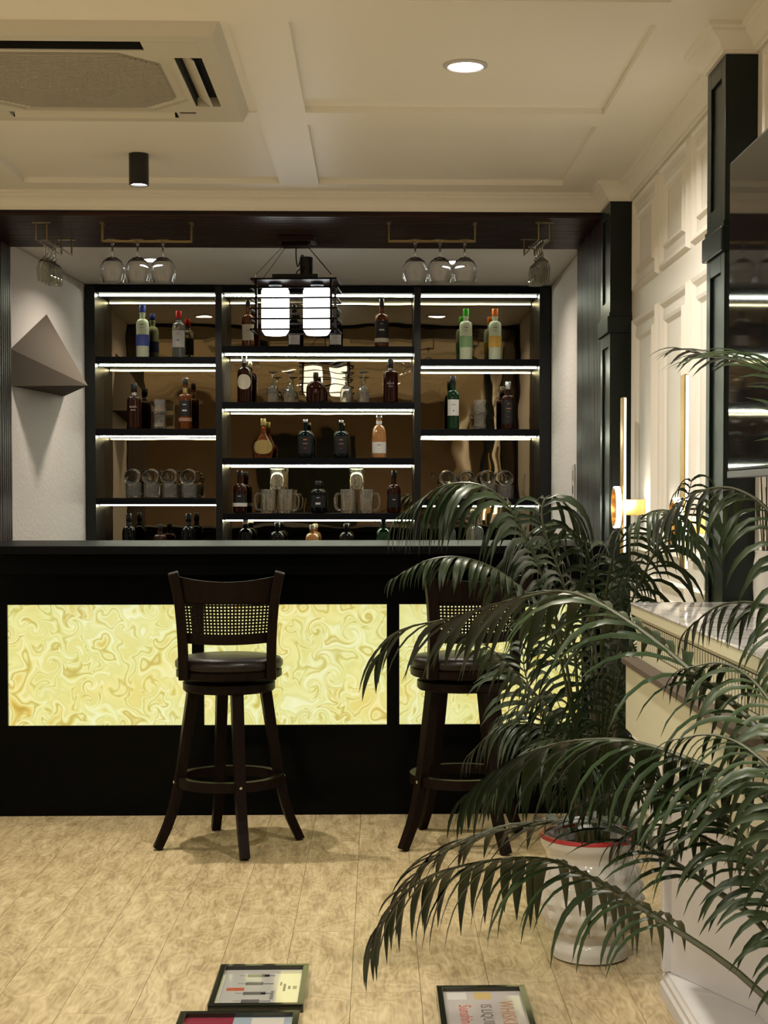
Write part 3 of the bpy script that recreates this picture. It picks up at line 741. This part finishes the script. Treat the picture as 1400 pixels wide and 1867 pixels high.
# ------------------------------------------------------------------ pendant lamp over the bar
PY = 6.78
pc_ = at(540, 560, Y=PY); zt, zb = at(540, 512, Y=PY).z, at(540, 606, Y=PY).z
LW, LD, LH = .375, .20, zt-zb
t = thing('pendant_lamp', 'slatted dark wooden pendant lamp with two glowing white shades', 'lamp', (pc_.x, PY, zt), R_(-4))
pl = lambda b: b
MB().box(-.075, .085, -.06, .06, SZ-.018-.03-zt-.0, SZ-.0225-zt).build('ceiling_plate', M['flute'], t, bevel=.002)
MB().box(-.06, .06, -.045, .045, SZ-.065-zt, SZ-.0485-zt).build('canopy', M['walnut'], t, bevel=.002)
zc = SZ-.062-zt
for sx in (-1, 1):
    for sy in (-1, 1):
        MB().tube([(sx*.05, sy*.03, zc), (sx*(LW/2-.02), sy*(LD/2-.012), .012)], .0012, 5).build('wire', M['blackmetal'], t)
        MB().tube([(sx*(LW/2-.02), sy*(LD/2-.012), -.002), (sx*(LW/2-.02), sy*(LD/2-.012), .016)], .0035, 6).build('hook', M['chrome'], t)
        MB().box(sx*(LW/2-.025)-.005, sx*(LW/2-.025)+.005, sy*(LD/2-.006)-.005, sy*(LD/2-.006)+.005, -LH, -.002).build('corner_post', M['walnut'], t)
MB().box(-LW/2, LW/2, -LD/2, LD/2, -.008, 0).build('top_board', M['walnut'], t, bevel=.001)
for i in range(1, 6):
    z = -LH*i/5.0
    for sy in (-1, 1): MB().box(-LW/2, LW/2, sy*LD/2-.004, sy*LD/2+.004, z, z+.007).build('slat', M['walnut'], t)
    for sx in (-1, 1): MB().box(sx*LW/2-.004, sx*LW/2+.004, -LD/2+.005, LD/2-.005, z, z+.007).build('slat', M['walnut'], t)
for sx in (-1, 1):
    MB().lathe([(.026, -.009), (.030, -.020), (.018, -.030)], 20, c=(sx*.092, 0, 0)).build('socket', M['blackmetal'], t, smooth=True)
    sh = MB().lathe([(.022, -.0305), (.055, -.034), (.061, -.045), (.061, -LH+.012), (.056, -LH+.002), (.046, -LH-.012), (.0005, -LH-.012)], 28, c=(sx*.092, 0, 0))
    sh.build('shade', M['shade'], t, smooth=40)
MB().box(-.10, .10, -.045, .045, .0005, .024).build('driver_box', M['blackmetal'], t, bevel=.002)
MB().lathe([(.029, .0245), (.029, .100), (.026, .102), (.0005, .102)], 24, c=(.045, 0, 0)).build('canister', M['blackmetal'], t, smooth=40)
MB().tube(spline([(.0, 0, zc), (.0, 0, zc-.05), (.008, 0, zc-.09), (.025, -.005, .110), (.035, 0, .100)], 14), .003, 6).build('cord', M['blackmetal'], t, smooth=True)
MB().tube(spline([(.045, -.030, .055), (.03, -.038, .05), (.01, -.04, .035), (.005, -.035, .022)], 8), .003, 6).build('cord', M['blackmetal'], t, smooth=True)

# ------------------------------------------------------------------ angular plaster pyramid on the alcove wall, light switch
def wallx(y): return -1.682 + (AXL+1.682)*(y-YS1)/(YU-YS1) + .001
def onwall(px, py):
    y = 7.5
    for _ in range(30): y = at(px, py, X=wallx(y)).y*.5 + y*.5
    return Vector((wallx(y), y, at(px, py, Y=y).z))
T = at(160, 703, Y=7.55); A = onwall(85, 573); E_ = onwall(118, 722)
yb = YS1+.012; B = Vector((wallx(yb), yb, at(14, 636, Y=yb).z)); Cc = Vector((wallx(yb), yb, at(16, 704, Y=yb).z))
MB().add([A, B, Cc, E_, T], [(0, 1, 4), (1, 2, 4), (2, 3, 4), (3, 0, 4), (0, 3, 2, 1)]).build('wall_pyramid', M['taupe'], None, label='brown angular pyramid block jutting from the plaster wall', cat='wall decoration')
q = at(1047, 878, X=AXR); yy = q.y
t = thing('light_switch', 'cream light switch plate on the rough plaster wall', 'switch', (AXR, yy, q.z))
MB().box(-.008, -.0005, -.048, .048, -.085, .085).build('plate', M['switch'], t, bevel=.002)
MB().box(-.013, -.008, -.02, .02, .01, .055).build('rocker', M['switch'], t, bevel=.002)
MB().box(-.010, -.008, -.012, .012, -.06, -.02).build('socket_cover', M['bezel'], t)

# ------------------------------------------------------------------ bar stools
def stool(label, loc, rbase, rseat):
    t = thing('bar_stool', label, 'bar stool', loc, 0, 'bar stools')
    wd = M['walnut']
    ring = MB().lathe([(.172, .232), (.200, .232), (.200, .268), (.172, .268)], 48, closed=True).build('footrest_ring', wd, t, smooth=40)
    for k in range(4):
        a = rbase + k*PI/2; c, s = math.cos(a), math.sin(a)
        pts = spline([(.135, 0, .605), (.158, 0, .45), (.186, 0, .27), (.222, 0, .12), (.272, 0, 0.004)], 12)
        b = MB().bar(pts, [.044-.010*i/11 for i in range(12)], [.040-.008*i/11 for i in range(12)], up=(1, 0, 0))
        lg = b.move(lambda p: Vector((p.x*c-p.y*s, p.x*s+p.y*c, max(p.z, 0)))).build('leg', wd, t, bevel=.002)
        MB().lathe([(.005, .208), (.006, .210), (.003, .213)], 10).move(lambda p: Vector((p.z*c-p.x*s, p.z*s+p.x*c, .25+p.y))).build('bolt', M['chrome'], lg)
    MB().lathe([(.02, .585), (.165, .585), (.172, .592), (.172, .618), (.160, .624), (.02, .624)], 48).build('apron', wd, t, smooth=30)
    MB().lathe([(.02, .6245), (.10, .6245), (.10, .636), (.02, .636)], 32).build('swivel_plate', M['blackmetal'], t, smooth=30)
    u = thing('seat', None, None, (0, 0, 0), rseat); u.parent = t
    MB().lathe([(.02, .6365), (.190, .6365), (.197, .642), (.197, .664), (.192, .668), (.02, .668)], 48).build('seat_frame', wd, u, smooth=30)
    MB().lathe([(.02, .6685), (.193, .6685), (.201, .680), (.201, .696), (.190, .709), (.15, .716), (.0008, .719)], 48).build('cushion', M['leather'], u, smooth=60)
    # back: two posts flaring outwards, curved rails, woven cane
    def arcx(w, ydeep, z, n=17, back=0):                     # horizontal curve between the posts, bowed away from the sitter
        return [(x*w, -(.155+back) - ydeep*(1-(x)**2), z) for x in [(-1+2*i/(n-1)) for i in range(n)]]
    bk = thing('backrest', None, None); bk.parent = t; bk.rotation_euler = (0, 0, rseat)
    for s in (-1, 1):
        pts = spline([(s*.160, -.125, .640), (s*.160, -.140, .72), (s*.163, -.155, .82), (s*.172, -.166, .93), (s*.184, -.178, 1.0), (s*.193, -.186, 1.035)], 14)
        MB().bar(pts, [.036]*14, [.034]*10+[.033, .032, .031, .028], up=(0, 1, 0)).build('post', wd, bk, bevel=.003)
    def rail(z0, z1, w0, w1, dip, b0, b1, name):
        b = MB(); n = 17; v = []; f = []
        for i in range(n):
            x = -1+2*i/(n-1); q = 1-x*x
            for (z, w, bb, dp) in ((z0, w0, b0, dip[0]), (z1, w1, b1, dip[1])):
                for e in (0, .020): v.append((x*w, -(.140+bb)-.030*q+e, z-dp*q))
        for i in range(n-1):
            k = i*4; f += [(k, k+4, k+6, k+2), (k+1, k+3, k+7, k+5), (k+2, k+6, k+7, k+3), (k, k+1, k+5, k+4)]
        f += [(0, 2, 3, 1), ((n-1)*4, (n-1)*4+1, (n-1)*4+3, (n-1)*4+2)]
        b.add(v, f).build(name, wd, bk, smooth=40)
    rail(.925, 1.022, .166, .182, (-.0, .022), .025, .04, 'top_rail')
    rail(.775, .812, .152, .154, (.006, .006), .005, .008, 'lower_rail')
    cb = MB(); nx, nz = 25, 11
    def cp(u, v): q = 1-u*u; z = .808 + (.928-.808)*v; return Vector((u*(.152+.012*v), -(.142+.008+.018*v)-.030*q+.010, z-.006*q*(1-v)))
    for i in range(nx):
        u = -.97+1.94*i/(nx-1); cb.bar([cp(u, v/4) for v in range(5)], .0070, .0022, up=(0, 1, 0))
    for j in range(nz):
        v = .02+.96*j/(nz-1); cb.bar([cp(-1+2*i/16, v) for i in range(17)], .0022, .0066)
    cb.build('cane_weave', wd, bk)
    return t
stool('dark wooden swivel bar stool with cane back, standing clear of the plant', (-.558, 5.756, 0), R_(17), R_(3))
stool('dark wooden swivel bar stool with cane back, partly behind the palm leaves', (.319, 5.782, 0), R_(33), R_(15))

# ------------------------------------------------------------------ framed posters lying on the floor
def poster(label, x0, x1, y0, y1, art):
    t = thing('framed_poster', label, 'framed poster', ((x0+x1)/2, (y0+y1)/2, 0), 0, 'framed posters')
    w, h = (x1-x0)/2, (y1-y0)/2; fw = .016; z = .022
    MB().prism([(-w, -h), (w, -h), (w-fw, -h+fw), (-w+fw, -h+fw)], .0, z).build('frame_rail', M['frameblk'], t, bevel=.001)
    MB().prism([(w, h), (-w, h), (-w+fw, h-fw), (w-fw, h-fw)], .0, z).build('frame_rail', M['frameblk'], t, bevel=.001)
    MB().prism([(w, -h), (w, h), (w-fw, h-fw), (w-fw, -h+fw)], .0, z).build('frame_rail', M['frameblk'], t, bevel=.001)
    MB().prism([(-w, h), (-w, -h), (-w+fw, -h+fw), (-w+fw, h-fw)], .0, z).build('frame_rail', M['frameblk'], t, bevel=.001)
    pr = MB().box(-w+fw, w-fw, -h+fw, h-fw, .001, .010).build('print', flat((.50, .49, .44), .12, coat=1.0), t)
    W, H = w-fw, h-fw
    def rect(a, b, c, d, col, z=.0103): MB().box(-W+2*W*a, -W+2*W*b, -H+2*H*c, -H+2*H*d, .0098, z).build('artwork', flat(col, .12, coat=1.0), pr)
    def txt(s, size, a, c, col):                             # reads from the far edge to the near one, tops of the letters to the right
        b = text_mb(s, size); b.move(lambda p: Vector((-W+2*W*a+p.z, -H+2*H*c-p.x, .0106))).build('lettering', flat(col, .2), pr)
    art(rect, txt)
def art1(rect, txt):
    rect(.02, .70, .03, .97, (.40, .40, .38)); rect(.72, .98, .03, .97, (.62, .62, .42))
    rect(.08, .30, .42, .50, (.42, .10, .05), .0105)
    for i, c in enumerate((.16, .36, .62, .84)): rect(.30, .52+.06*(i % 2), c-.05, c+.03, (.10, .10, .11), .0105); rect(.52, .66, c-.03, c, (.16, .16, .17), .0105); rect(.20, .30, c-.02, c+.01, (.30, .28, .26), .0105)
    txt('=========', .014, .66, .3, (.12, .12, .12)); txt('===========', .010, .80, .5, (.20, .20, .14)); txt('=====', .010, .86, .5, (.20, .20, .14)); txt('===', .016, .93, .5, (.25, .24, .12))
    txt('=======', .008, .75, .6, (.3, .28, .16))
def art2(rect, txt):
    rect(.0, 1, 0, 1, (.48, .45, .43)); rect(.40, .62, .80, .97, (.55, .42, .18), .0105); rect(.05, .30, .80, .97, (.62, .61, .58), .0105)
    txt('WHISKEY', .052, .78, .42, (.38, .16, .06)); txt('IS LIQUID', .040, .52, .42, (.10, .08, .08)); txt('Sunshine', .046, .25, .42, (.45, .06, .05))
def art3(rect, txt):
    rect(0, .45, 0, 1, (.22, .03, .05)); rect(.45, 1, 0, 1, (.30, .36, .42)); rect(.62, .92, .82, .98, (.55, .53, .48), .0105)
poster('framed grey figure poster lying flat on the wooden floor', -.432, -.190, 3.856, 4.198, art1)
poster('framed whiskey lettering poster lying flat near the plant pot', .152, .384, 3.64, 3.998, art2)
poster('framed red and blue poster cut off by the picture edge', -.494, -.196, 3.44, 3.812, art3)

# ------------------------------------------------------------------ console counter, television, wall lights, vase
CX, CY0, CY1 = .66, 2.62, 4.0
t = thing('console_counter', 'white console counter with marble top and slotted grille beside the wall', 'counter')
MB().box(CX, XR-.019, CY0, CY1, 1.0235, 1.03).build('marble_top', M['marble'], t, bevel=.002)
CRE = flat((.56, .54, .40), .45)
MB().box(CX+.016, XR-.019, CY0+.02, CY1-.01, .888, .999).build('apron', CRE, t)
MB().box(CX+.002, XR-.019, CY0+.004, CY1-.002, .9995, 1.023).build('top_edge', CRE, t)
g = MB(); y = CY0+.05
while y < CY1-.10: g.box(CX+.0146, CX+.0152, y, y+.0195, .918, .985); y += .0265
g.build('slotted_grille', CRE, t)
MB().box(CX+.0152, CX+.0159, CY0+.050, CY1-.085, .916, .987).build('grille_back', M['dark'], t)
MB().box(CX-.024, XR-.019, CY0, CY1-.004, .872, .8875).build('ledge', M['taupe'], t, bevel=.002)
MB().box(CX-.012, XR-.019, CY0+.02, CY1-.01, .70, .8715).build('drawer_box', CRE, t)
pa, pb = at(1216, 1770, Z=.07), at(1380, 1846, Z=.07)
MB().prism([(pa.x, pa.y), (pb.x, pb.y), (pb.x+.02, CY0+.04), (XR-.02, CY0+.04), (XR-.02, CY1-.012)], .0705, .6995).build('body', M['white'], t)
MB().box(pa.x-.014, pa.x+.014, pa.y-.016, pa.y+.012, .0705, .6995).build('corner_molding', M['white'], t, bevel=.003)
plat = [(.012, 0), (.012, .030), (.004, .040), (.004, .052), (-.004, .058), (-.004, .068), (-.02, .07), (-.02, 0)]
MB().box(.752, XR-.02, CY0-.3, CY1-.03, 0, .0695).build('platform', M['white'], t)
MB().add(*(lambda pr: ([(.752-d, CY0-.3, z) for d, z in pr]+[(.752-d, CY1-.03, z) for d, z in pr], [(i, i+1, len(pr)+i+1, len(pr)+i) for i in range(len(pr)-1)]+[tuple(range(len(pr))), tuple(range(len(pr), 2*len(pr)))]))([(0, 0), (.014, 0), (.014, .035), (.008, .042), (.008, .055), (.002, .062), (0, .0695)])).build('base_molding', M['white'], t)

t = thing('television', 'large black wall television reflecting the bar shelves', 'television', (.90, 3.2, 1.36))
z1 = at(1328, 300, X=.895).z; yf = at(1329, 600, X=.895).y; zb_ = at(1345, 868, X=.895).z
MB().box(.895, .925, yf-1.43, yf, zb_+.014, z1).move(lambda p: p-t.location).build('casing', M['blackmetal'], t, bevel=.003)
MB().box(.8935, .8955, yf-1.42, yf-.007, zb_+.022, z1-.008).move(lambda p: p-t.location).build('screen', M['screen'], t)
MB().box(.892, .926, yf-1.43, yf, zb_-.004, zb_+.0135).move(lambda p: p-t.location).build('bottom_bezel', M['bezel'], t, bevel=.002)
MB().box(.9255, .982, yf-.95, yf-.5, 1.6, 1.9).move(lambda p: p-t.location).build('wall_bracket', M['blackmetal'], t)

def sconce(label, px, side):
    y = at(px, 800, X=.925).y; zt = at(px, 682 if px > 1200 else 724, X=.925).z; zb = zt-.585; zm = at(px, 955 if px > 1200 else 925, X=.925).z
    t = thing('wall_sconce', label, 'wall light', (.92, y, zm), 0, 'gold wall lights')
    MB().box(-.006, .006, .0, .065, zb-zm, zt-zm).build('bar', M['gold'], t, bevel=.001)
    MB().box(-.001, .0055, -.003, -.0003, zb-zm+.004, zt-zm-.004).build('light_strip', M['ledwarm'], t)
    MB().box(.0065, .079, .005, .045, -.03, .03).build('wall_bracket', M['gold'], t, bevel=.002)
    rg = MB().lathe([(.062, -.008), (.074, -.008), (.074, .008), (.062, .008)], 36, closed=True).move(lambda p: Vector((-.026+p.z*1.4, p.x*.9+.02, p.y)))
    rg.build('ring', M['gold'], t, smooth=30)
    MB().lathe([(.0745, -.007), (.078, -.007), (.078, .007), (.0745, .007)], 36, closed=True).move(lambda p: Vector((-.026+p.z*1.4, p.x*.9+.02, p.y))).build('ring_light', M['ledwarm'], t)
    MB().tube([(-.02, .025, 0), (-.006, .025, 0)], .008).build('stub', M['gold'], t)
    l = bpy.data.lights.new('sconce_lamp', 'POINT'); l.energy = P_SC; l.color = (1, .9, .74); l.shadow_soft_size = .04
    o = bpy.data.objects.new('sconce_lamp', l); C.objects.link(o); o.parent = t; o.location = (.02, -.05, .02)
P_SC = .9
sconce('gold bar wall light with white strip beside the bar pillar', 1141, 1)
sconce('gold bar wall light with white strip beside the television pillar', 1254, 1)

q = at(1397, 1060, Y=3.80)
t = thing('white_vase', 'white vase of dark reeds on the console below the television', 'vase', (q.x, 3.80, 1.03))
MB().lathe([(.022, 0), (.030, .003), (.033, .05), (.032, .11), (.027, .135), (.030, .142), (.027, .142), (.024, .13), (.0006, .12)], 24).build('body', M['pot'], t, smooth=40)
for i in range(7):
    a = i*.9; MB().tube([(.008*math.cos(a), .008*math.sin(a), .12), (.014*math.cos(a)-.005, .03*math.sin(a), .27+.03*(i % 3))], .0018, 5).build('reed', M['cane'], t)

# ------------------------------------------------------------------ palms
def pot(label, x, y, sc=1):
    t = thing('plant_pot', label, 'plant pot', (x, y, 0))
    prof = [(.098, 0), (.108, .006), (.110, .030), (.104, .048), (.098, .056), (.104, .066), (.125, .095), (.142, .14), (.146, .18), (.142, .22), (.132, .262), (.124, .285), (.126, .300), (.140, .325), (.142, .342)]
    inn = [(.128, .342), (.112, .30), (.110, .285), (.0008, .285)]
    n = 56; pp = []
    fine = []
    for i in range(len(prof)-1):
        for k in range(4): u = k/4; fine.append((prof[i][0]*(1-u)+prof[i+1][0]*u, prof[i][1]*(1-u)+prof[i+1][1]*u))
    fine.append(prof[-1])
    b = MB().lathe([(r*sc, z*sc) for r, z in fine+inn], 96)
    def quilt(p):                                            # raised diamond studs on the belly
        r = math.hypot(p.x, p.y); z = p.z/sc
        if r < .09*sc or not .068 < z < .275: return p
        a = math.atan2(p.y, p.x)*16/(2*PI); c = (z-.068)/.207*5
        e = (1-abs(2*(a % 1)-1))*(1-abs(2*(c % 1)-1))
        k = 1+.085*e
        return Vector((p.x*k, p.y*k, p.z))
    b.move(quilt).build('body', M['pot'], t, smooth=25)
    MB().lathe([(.1285*sc, .336*sc), (.1285*sc, .352*sc), (.140*sc, .352*sc), (.143*sc, .344*sc), (.143*sc, .3425*sc), (.129*sc, .3425*sc)], 48, closed=True).build('rim', M['red'], t, smooth=40)
    MB().lathe([(.108*sc, .286*sc), (.108*sc, .310*sc), (.0008, .318*sc)], 32).build('soil', M['soil'], t)
    return t
PA = at(1075, 1742, Z=0); PA = Vector((PA.x, PA.y, 0)); PB = Vector((.71, 2.12, 0))
pot('white ceramic pot with diamond relief and red rim', PA.x, PA.y, 1.0)
pot('white ceramic pot holding the palm beside the camera', PB.x, PB.y, .95)

def leaflet_geo(base, d, side_up, L, W, droop, seg=6):
    """tapered folded blade from base along d, sagging with its own weight"""
    v = []; f = []; g = Vector((0, 0, -1))
    p = base.copy(); dirv = d.normalized(); st = L/seg
    pts = [p.copy()]; dirs = [dirv.copy()]
    for i in range(seg):
        dirv = (dirv + g*droop*(.55+.75*i/seg)/seg*3.4).normalized(); p = p + dirv*st; pts.append(p.copy()); dirs.append(dirv.copy())
    wp = [.22, .72, 1, .95, .75, .42, .03]
    for i, q in enumerate(pts):
        s = dirs[i].cross(side_up); s = s.normalized() if s.length > 1e-4 else Vector((1, 0, 0))
        n = s.cross(dirs[i]).normalized()
        w = W*wp[min(i, 6)]/2
        v += [q - s*w + n*w*.28, q, q + s*w + n*w*.28]
    for i in range(seg):
        a = i*3; f += [(a, a+1, a+4, a+3), (a+1, a+2, a+5, a+4)]
    return v, f
def frond(palm, pix, npair, Lpx, Wpx, droop=.9, ang=50, bare=.3, lift=.15, nsing=999, stuff=None, count=None, rr=.006):
    P = [at(a, b, Y=c) for a, b, c in pix]
    pts = spline(P, 40); n = len(pts)
    ln = [0]
    for i in range(1, n): ln.append(ln[-1]+(pts[i]-pts[i-1]).length)
    org = palm.location
    rad = [rr*(1-.85*i/(n-1)) for i in range(n)]
    fr = MB().tube([p-org for p in pts], rad, 6).build('frond', M['stem'], palm, smooth=True)
    ups = Vector((0, 0, 1))
    for j in range(npair):
        u = bare + (1-bare)*(j+.5)/npair
        s = u*ln[-1]; i = 1
        while i < n-1 and ln[i] < s: i += 1
        t_ = (s-ln[i-1])/max(1e-6, ln[i]-ln[i-1]); p = pts[i-1].lerp(pts[i], t_)
        tan = (pts[min(i+1, n-1)]-pts[max(i-2, 0)]).normalized()
        k = (u-bare)/(1-bare)
        Lf = (.55+.45*math.sin(PI*min(1, .15+.80*k))) * (1-.35*max(0, k-.7)/.3)
        L = Lpx*p.y/FPX*Lf; W = Wpx*p.y/FPX*(.75+.25*math.sin(PI*k))
        sd = tan.cross(ups)
        if sd.length < .05: sd = Vector((0, -1, 0))
        sd.normalize(); nu = sd.cross(tan).normalized()
        for sg in (-1, 1):
            a = R_(ang*(1-.45*k) + random.uniform(-7, 7))
            d = tan*math.cos(a) + sd*sg*math.sin(a) + nu*(lift+random.uniform(-.12, .12))
            v, f = leaflet_geo(p-org, d, nu if abs(d.normalized().dot(nu)) < .95 else sd, L*random.uniform(.88, 1.1), W*random.uniform(.85, 1.1), droop*random.uniform(.75, 1.25))
            if count[0] < 300:
                count[0] += 1
                MB().add(v, f).build('leaflet', M['leaf'], fr, smooth=60)
            else: stuff.add(v, f)
    return fr
# the palm in the red-rimmed pot
pa_ = thing('potted_palm', 'bushy palm growing from the red-rimmed white pot', 'plant', (PA.x, PA.y, .30))
cnt, stf = [0], MB()
for i, (dx, dy, tx, ty, h) in enumerate(((-.03, 0, -.04, .02, .34), (.02, .02, .02, .04, .42), (.0, -.03, -.01, -.03, .30), (.04, -.01, .07, .0, .38), (-.01, .03, -.09, .05, .28))):
    MB().tube(spline([(dx, dy, .012), ((dx+tx)/2, (dy+ty)/2, h*.5), (tx, ty, h)], 10), [.013-.0006*k for k in range(10)], 8).build('cane', M['cane'], pa_, smooth=True)
A0 = [(1072, 1560, 4.33), (1062, 1420, 4.33)]; A1 = [(1090, 1560, 4.33), (1096, 1400, 4.33)]
FA = [
 (A0+[(1020, 1150, 4.32), (955, 975, 4.36), (895, 893, 4.40), (810, 885, 4.42), (722, 945, 4.42)], 30, 175, 13, 1.15, 55, .52),
 (A0+[(1040, 1120, 4.36), (990, 960, 4.42), (1000, 905, 4.46), (1045, 935, 4.48), (1075, 1020, 4.48)], 24, 150, 10, 1.2, 55, .5),
 (A0+[(1010, 1160, 4.2), (935, 1062, 4.1), (858, 1020, 4.05), (785, 1020, 4.02), (712, 1058, 4.0)], 30, 95, 12, 1.0, 58, .52),
 (A1+[(1115, 1250, 4.3), (1145, 1115, 4.22), (1199, 998, 4.08), (1246, 925, 3.98), (1262, 872, 3.9)], 20, 150, 11, 1.1, 55, .60),
 (A1+[(1100, 1150, 4.3), (1120, 1010, 4.22), (1175, 940, 4.10), (1230, 935, 3.96), (1265, 985, 3.86)], 26, 130, 10, 1.1, 52, .48),
 (A1+[(1085, 1180, 4.45), (1075, 1020, 4.5), (1030, 960, 4.55), (960, 975, 4.6), (900, 1040, 4.62)], 28, 140, 9, 1.1, 55, .45),
 (A0+[(1030, 1330, 4.34), (955, 1243, 4.32), (885, 1175, 4.30), (830, 1150, 4.28)], 20, 110, 9, .9, 50, .45),
 (A0+[(1045, 1370, 4.5), (985, 1300, 4.62), (955, 1215, 4.72), (965, 1165, 4.78)], 22, 140, 12, .7, 55, .30),
 (A0+[(1050, 1390, 4.45), (1000, 1330, 4.5), (920, 1320, 4.52), (850, 1380, 4.54)], 26, 120, 8, 1.0, 55, .25),
 (A1+[(1080, 1330, 4.5), (1060, 1200, 4.6), (1010, 1130, 4.66), (940, 1130, 4.7)], 24, 150, 9, 1.0, 55, .35),
 (A1+[(1110, 1330, 4.3), (1130, 1230, 4.24), (1160, 1160, 4.2), (1195, 1130, 4.16)], 22, 150, 9, 1.0, 52, .35),
 (A1+[(1070, 1400, 4.25), (1020, 1350, 4.2), (960, 1370, 4.16), (900, 1440, 4.12)], 26, 130, 9, 1.0, 55, .2),
 (A1+[(1110, 1420, 4.3), (1140, 1370, 4.28), (1180, 1390, 4.24), (1200, 1450, 4.2)], 20, 130, 9, 1.0, 55, .2),
 (A0+[(1060, 1420, 4.40), (1075, 1320, 4.42), (1110, 1280, 4.42), (1150, 1300, 4.40)], 20, 120, 8, 1.0, 55, .2),
 (A0+[(1040, 1440, 4.28), (985, 1395, 4.22), (905, 1415, 4.18), (845, 1475, 4.16)], 26, 120, 9, .9, 55, .2),
 (A1+[(1075, 1400, 4.45), (1040, 1290, 4.5), (980, 1270, 4.54), (905, 1310, 4.56)], 24, 130, 9, .9, 55, .25),
 (A1+[(1080, 1250, 4.36), (1090, 1110, 4.36), (1130, 1050, 4.34), (1185, 1050, 4.30)], 24, 140, 9, 1.1, 55, .35),
]
for pts, n_, L_, W_p, dr_, an_, ba_ in FA: frond(pa_, pts, n_, L_, W_p, dr_, an_, ba_, count=cnt, stuff=stf, rr=.0065)
stf.build('leaflets', M['leaf'], pa_, smooth=60, kind='stuff')
# the palm by the camera, its pot below the picture
pb_ = thing('potted_palm', 'large palm reaching in from the picture edge with broad glossy leaves', 'plant', (PB.x, PB.y, .28))
cnt, stf = [0], MB()
for i, (dx, dy, tx, ty, h) in enumerate(((-.02, 0, -.05, .04, .22), (.03, .02, .04, .04, .30), (.0, -.03, .0, -.03, .18))):
    MB().tube(spline([(dx, dy, .012), ((dx+tx)/2, (dy+ty)/2, h*.5), (tx, ty, h)], 10), [.015-.0006*k for k in range(10)], 8).build('cane', M['cane'], pb_, smooth=True)
def B0(x, y, z): return []
base = Vector((PB.x, PB.y, .36))
def pixel(P):
    v = ROT.transposed() @ (P-EYE); return (PCX - FPX*v.x/v.z, PCY + FPX*v.y/v.z, P.y)
b0 = [pixel(base)]
FB = [
 (b0+[(1400, 1823, 2.30), (1175, 1659, 2.55), (1060, 1592, 2.70), (988, 1566, 2.78), (887, 1570, 2.86), (782, 1598, 2.92), (713, 1654, 2.96), (678, 1735, 2.98)], 30, 205, 24, .95, 58, .38, .10),
 (b0+[(1420, 1730, 2.35), (1284, 1610, 2.50), (1189, 1550, 2.60), (1110, 1503, 2.70), (1010, 1500, 2.80), (900, 1518, 2.88), (800, 1560, 2.95), (725, 1630, 3.0)], 26, 175, 22, .42, 52, .40, .25),
 (b0+[(1450, 1620, 2.25), (1390, 1452, 2.35), (1265, 1388, 2.45), (1140, 1350, 2.55), (1020, 1355, 2.65), (930, 1390, 2.72), (850, 1450, 2.78)], 24, 235, 28, .85, 48, .42, .1),
 (b0+[(1450, 1560, 2.25), (1400, 1354, 2.35), (1274, 1235, 2.5), (1149, 1135, 2.62), (1040, 1080, 2.72), (930, 1095, 2.8), (830, 1125, 2.88), (730, 1150, 2.92), (690, 1200, 2.95)], 25, 235, 26, .62, 34, .40, .12),
 (b0+[(1440, 1700, 2.3), (1340, 1510, 2.42), (1210, 1440, 2.52), (1130, 1440, 2.58), (1050, 1470, 2.64)], 24, 170, 18, .7, 50, .34, .12),
 (b0+[(1480, 1650, 2.2), (1450, 1380, 2.3), (1390, 1260, 2.4), (1320, 1210, 2.46), (1240, 1220, 2.5)], 24, 190, 17, 1.0, 50, .40, .1),
 (b0+[(1475, 1500, 2.3), (1480, 1150, 2.45), (1420, 960, 2.55), (1345, 893, 2.62), (1265, 900, 2.68), (1200, 950, 2.72)], 22, 150, 15, 1.1, 48, .55, .1),
 (b0+[(1520, 1500, 2.2), (1545, 1050, 2.3), (1500, 780, 2.4), (1420, 690, 2.45), (1330, 655, 2.5), (1250, 640, 2.55)], 22, 190, 15, .35, 34, .66, .2),
 (b0+[(1480, 1500, 2.3), (1490, 1250, 2.4), (1440, 1130, 2.5), (1380, 1100, 2.55), (1310, 1105, 2.6), (1250, 1150, 2.65)], 22, 150, 13, 1.0, 50, .5, .1),
 (b0+[(1430, 1680, 2.3), (1350, 1570, 2.4), (1255, 1515, 2.5), (1180, 1505, 2.58), (1120, 1535, 2.62)], 22, 170, 16, .8, 55, .32, .1),
 (b0+[(1470, 1600, 2.2), (1440, 1450, 2.25), (1370, 1370, 2.32), (1300, 1340, 2.38), (1220, 1350, 2.42)], 22, 170, 14, .8, 52, .36, .1),
]
for pts, n_, L_, W_p, dr_, an_, ba_, li_ in FB: frond(pb_, pts, n_, L_, W_p, dr_, an_, ba_, li_, count=cnt, stuff=stf, rr=.0062)
stf.build('leaflets', M['leaf'], pb_, smooth=60, kind='stuff')
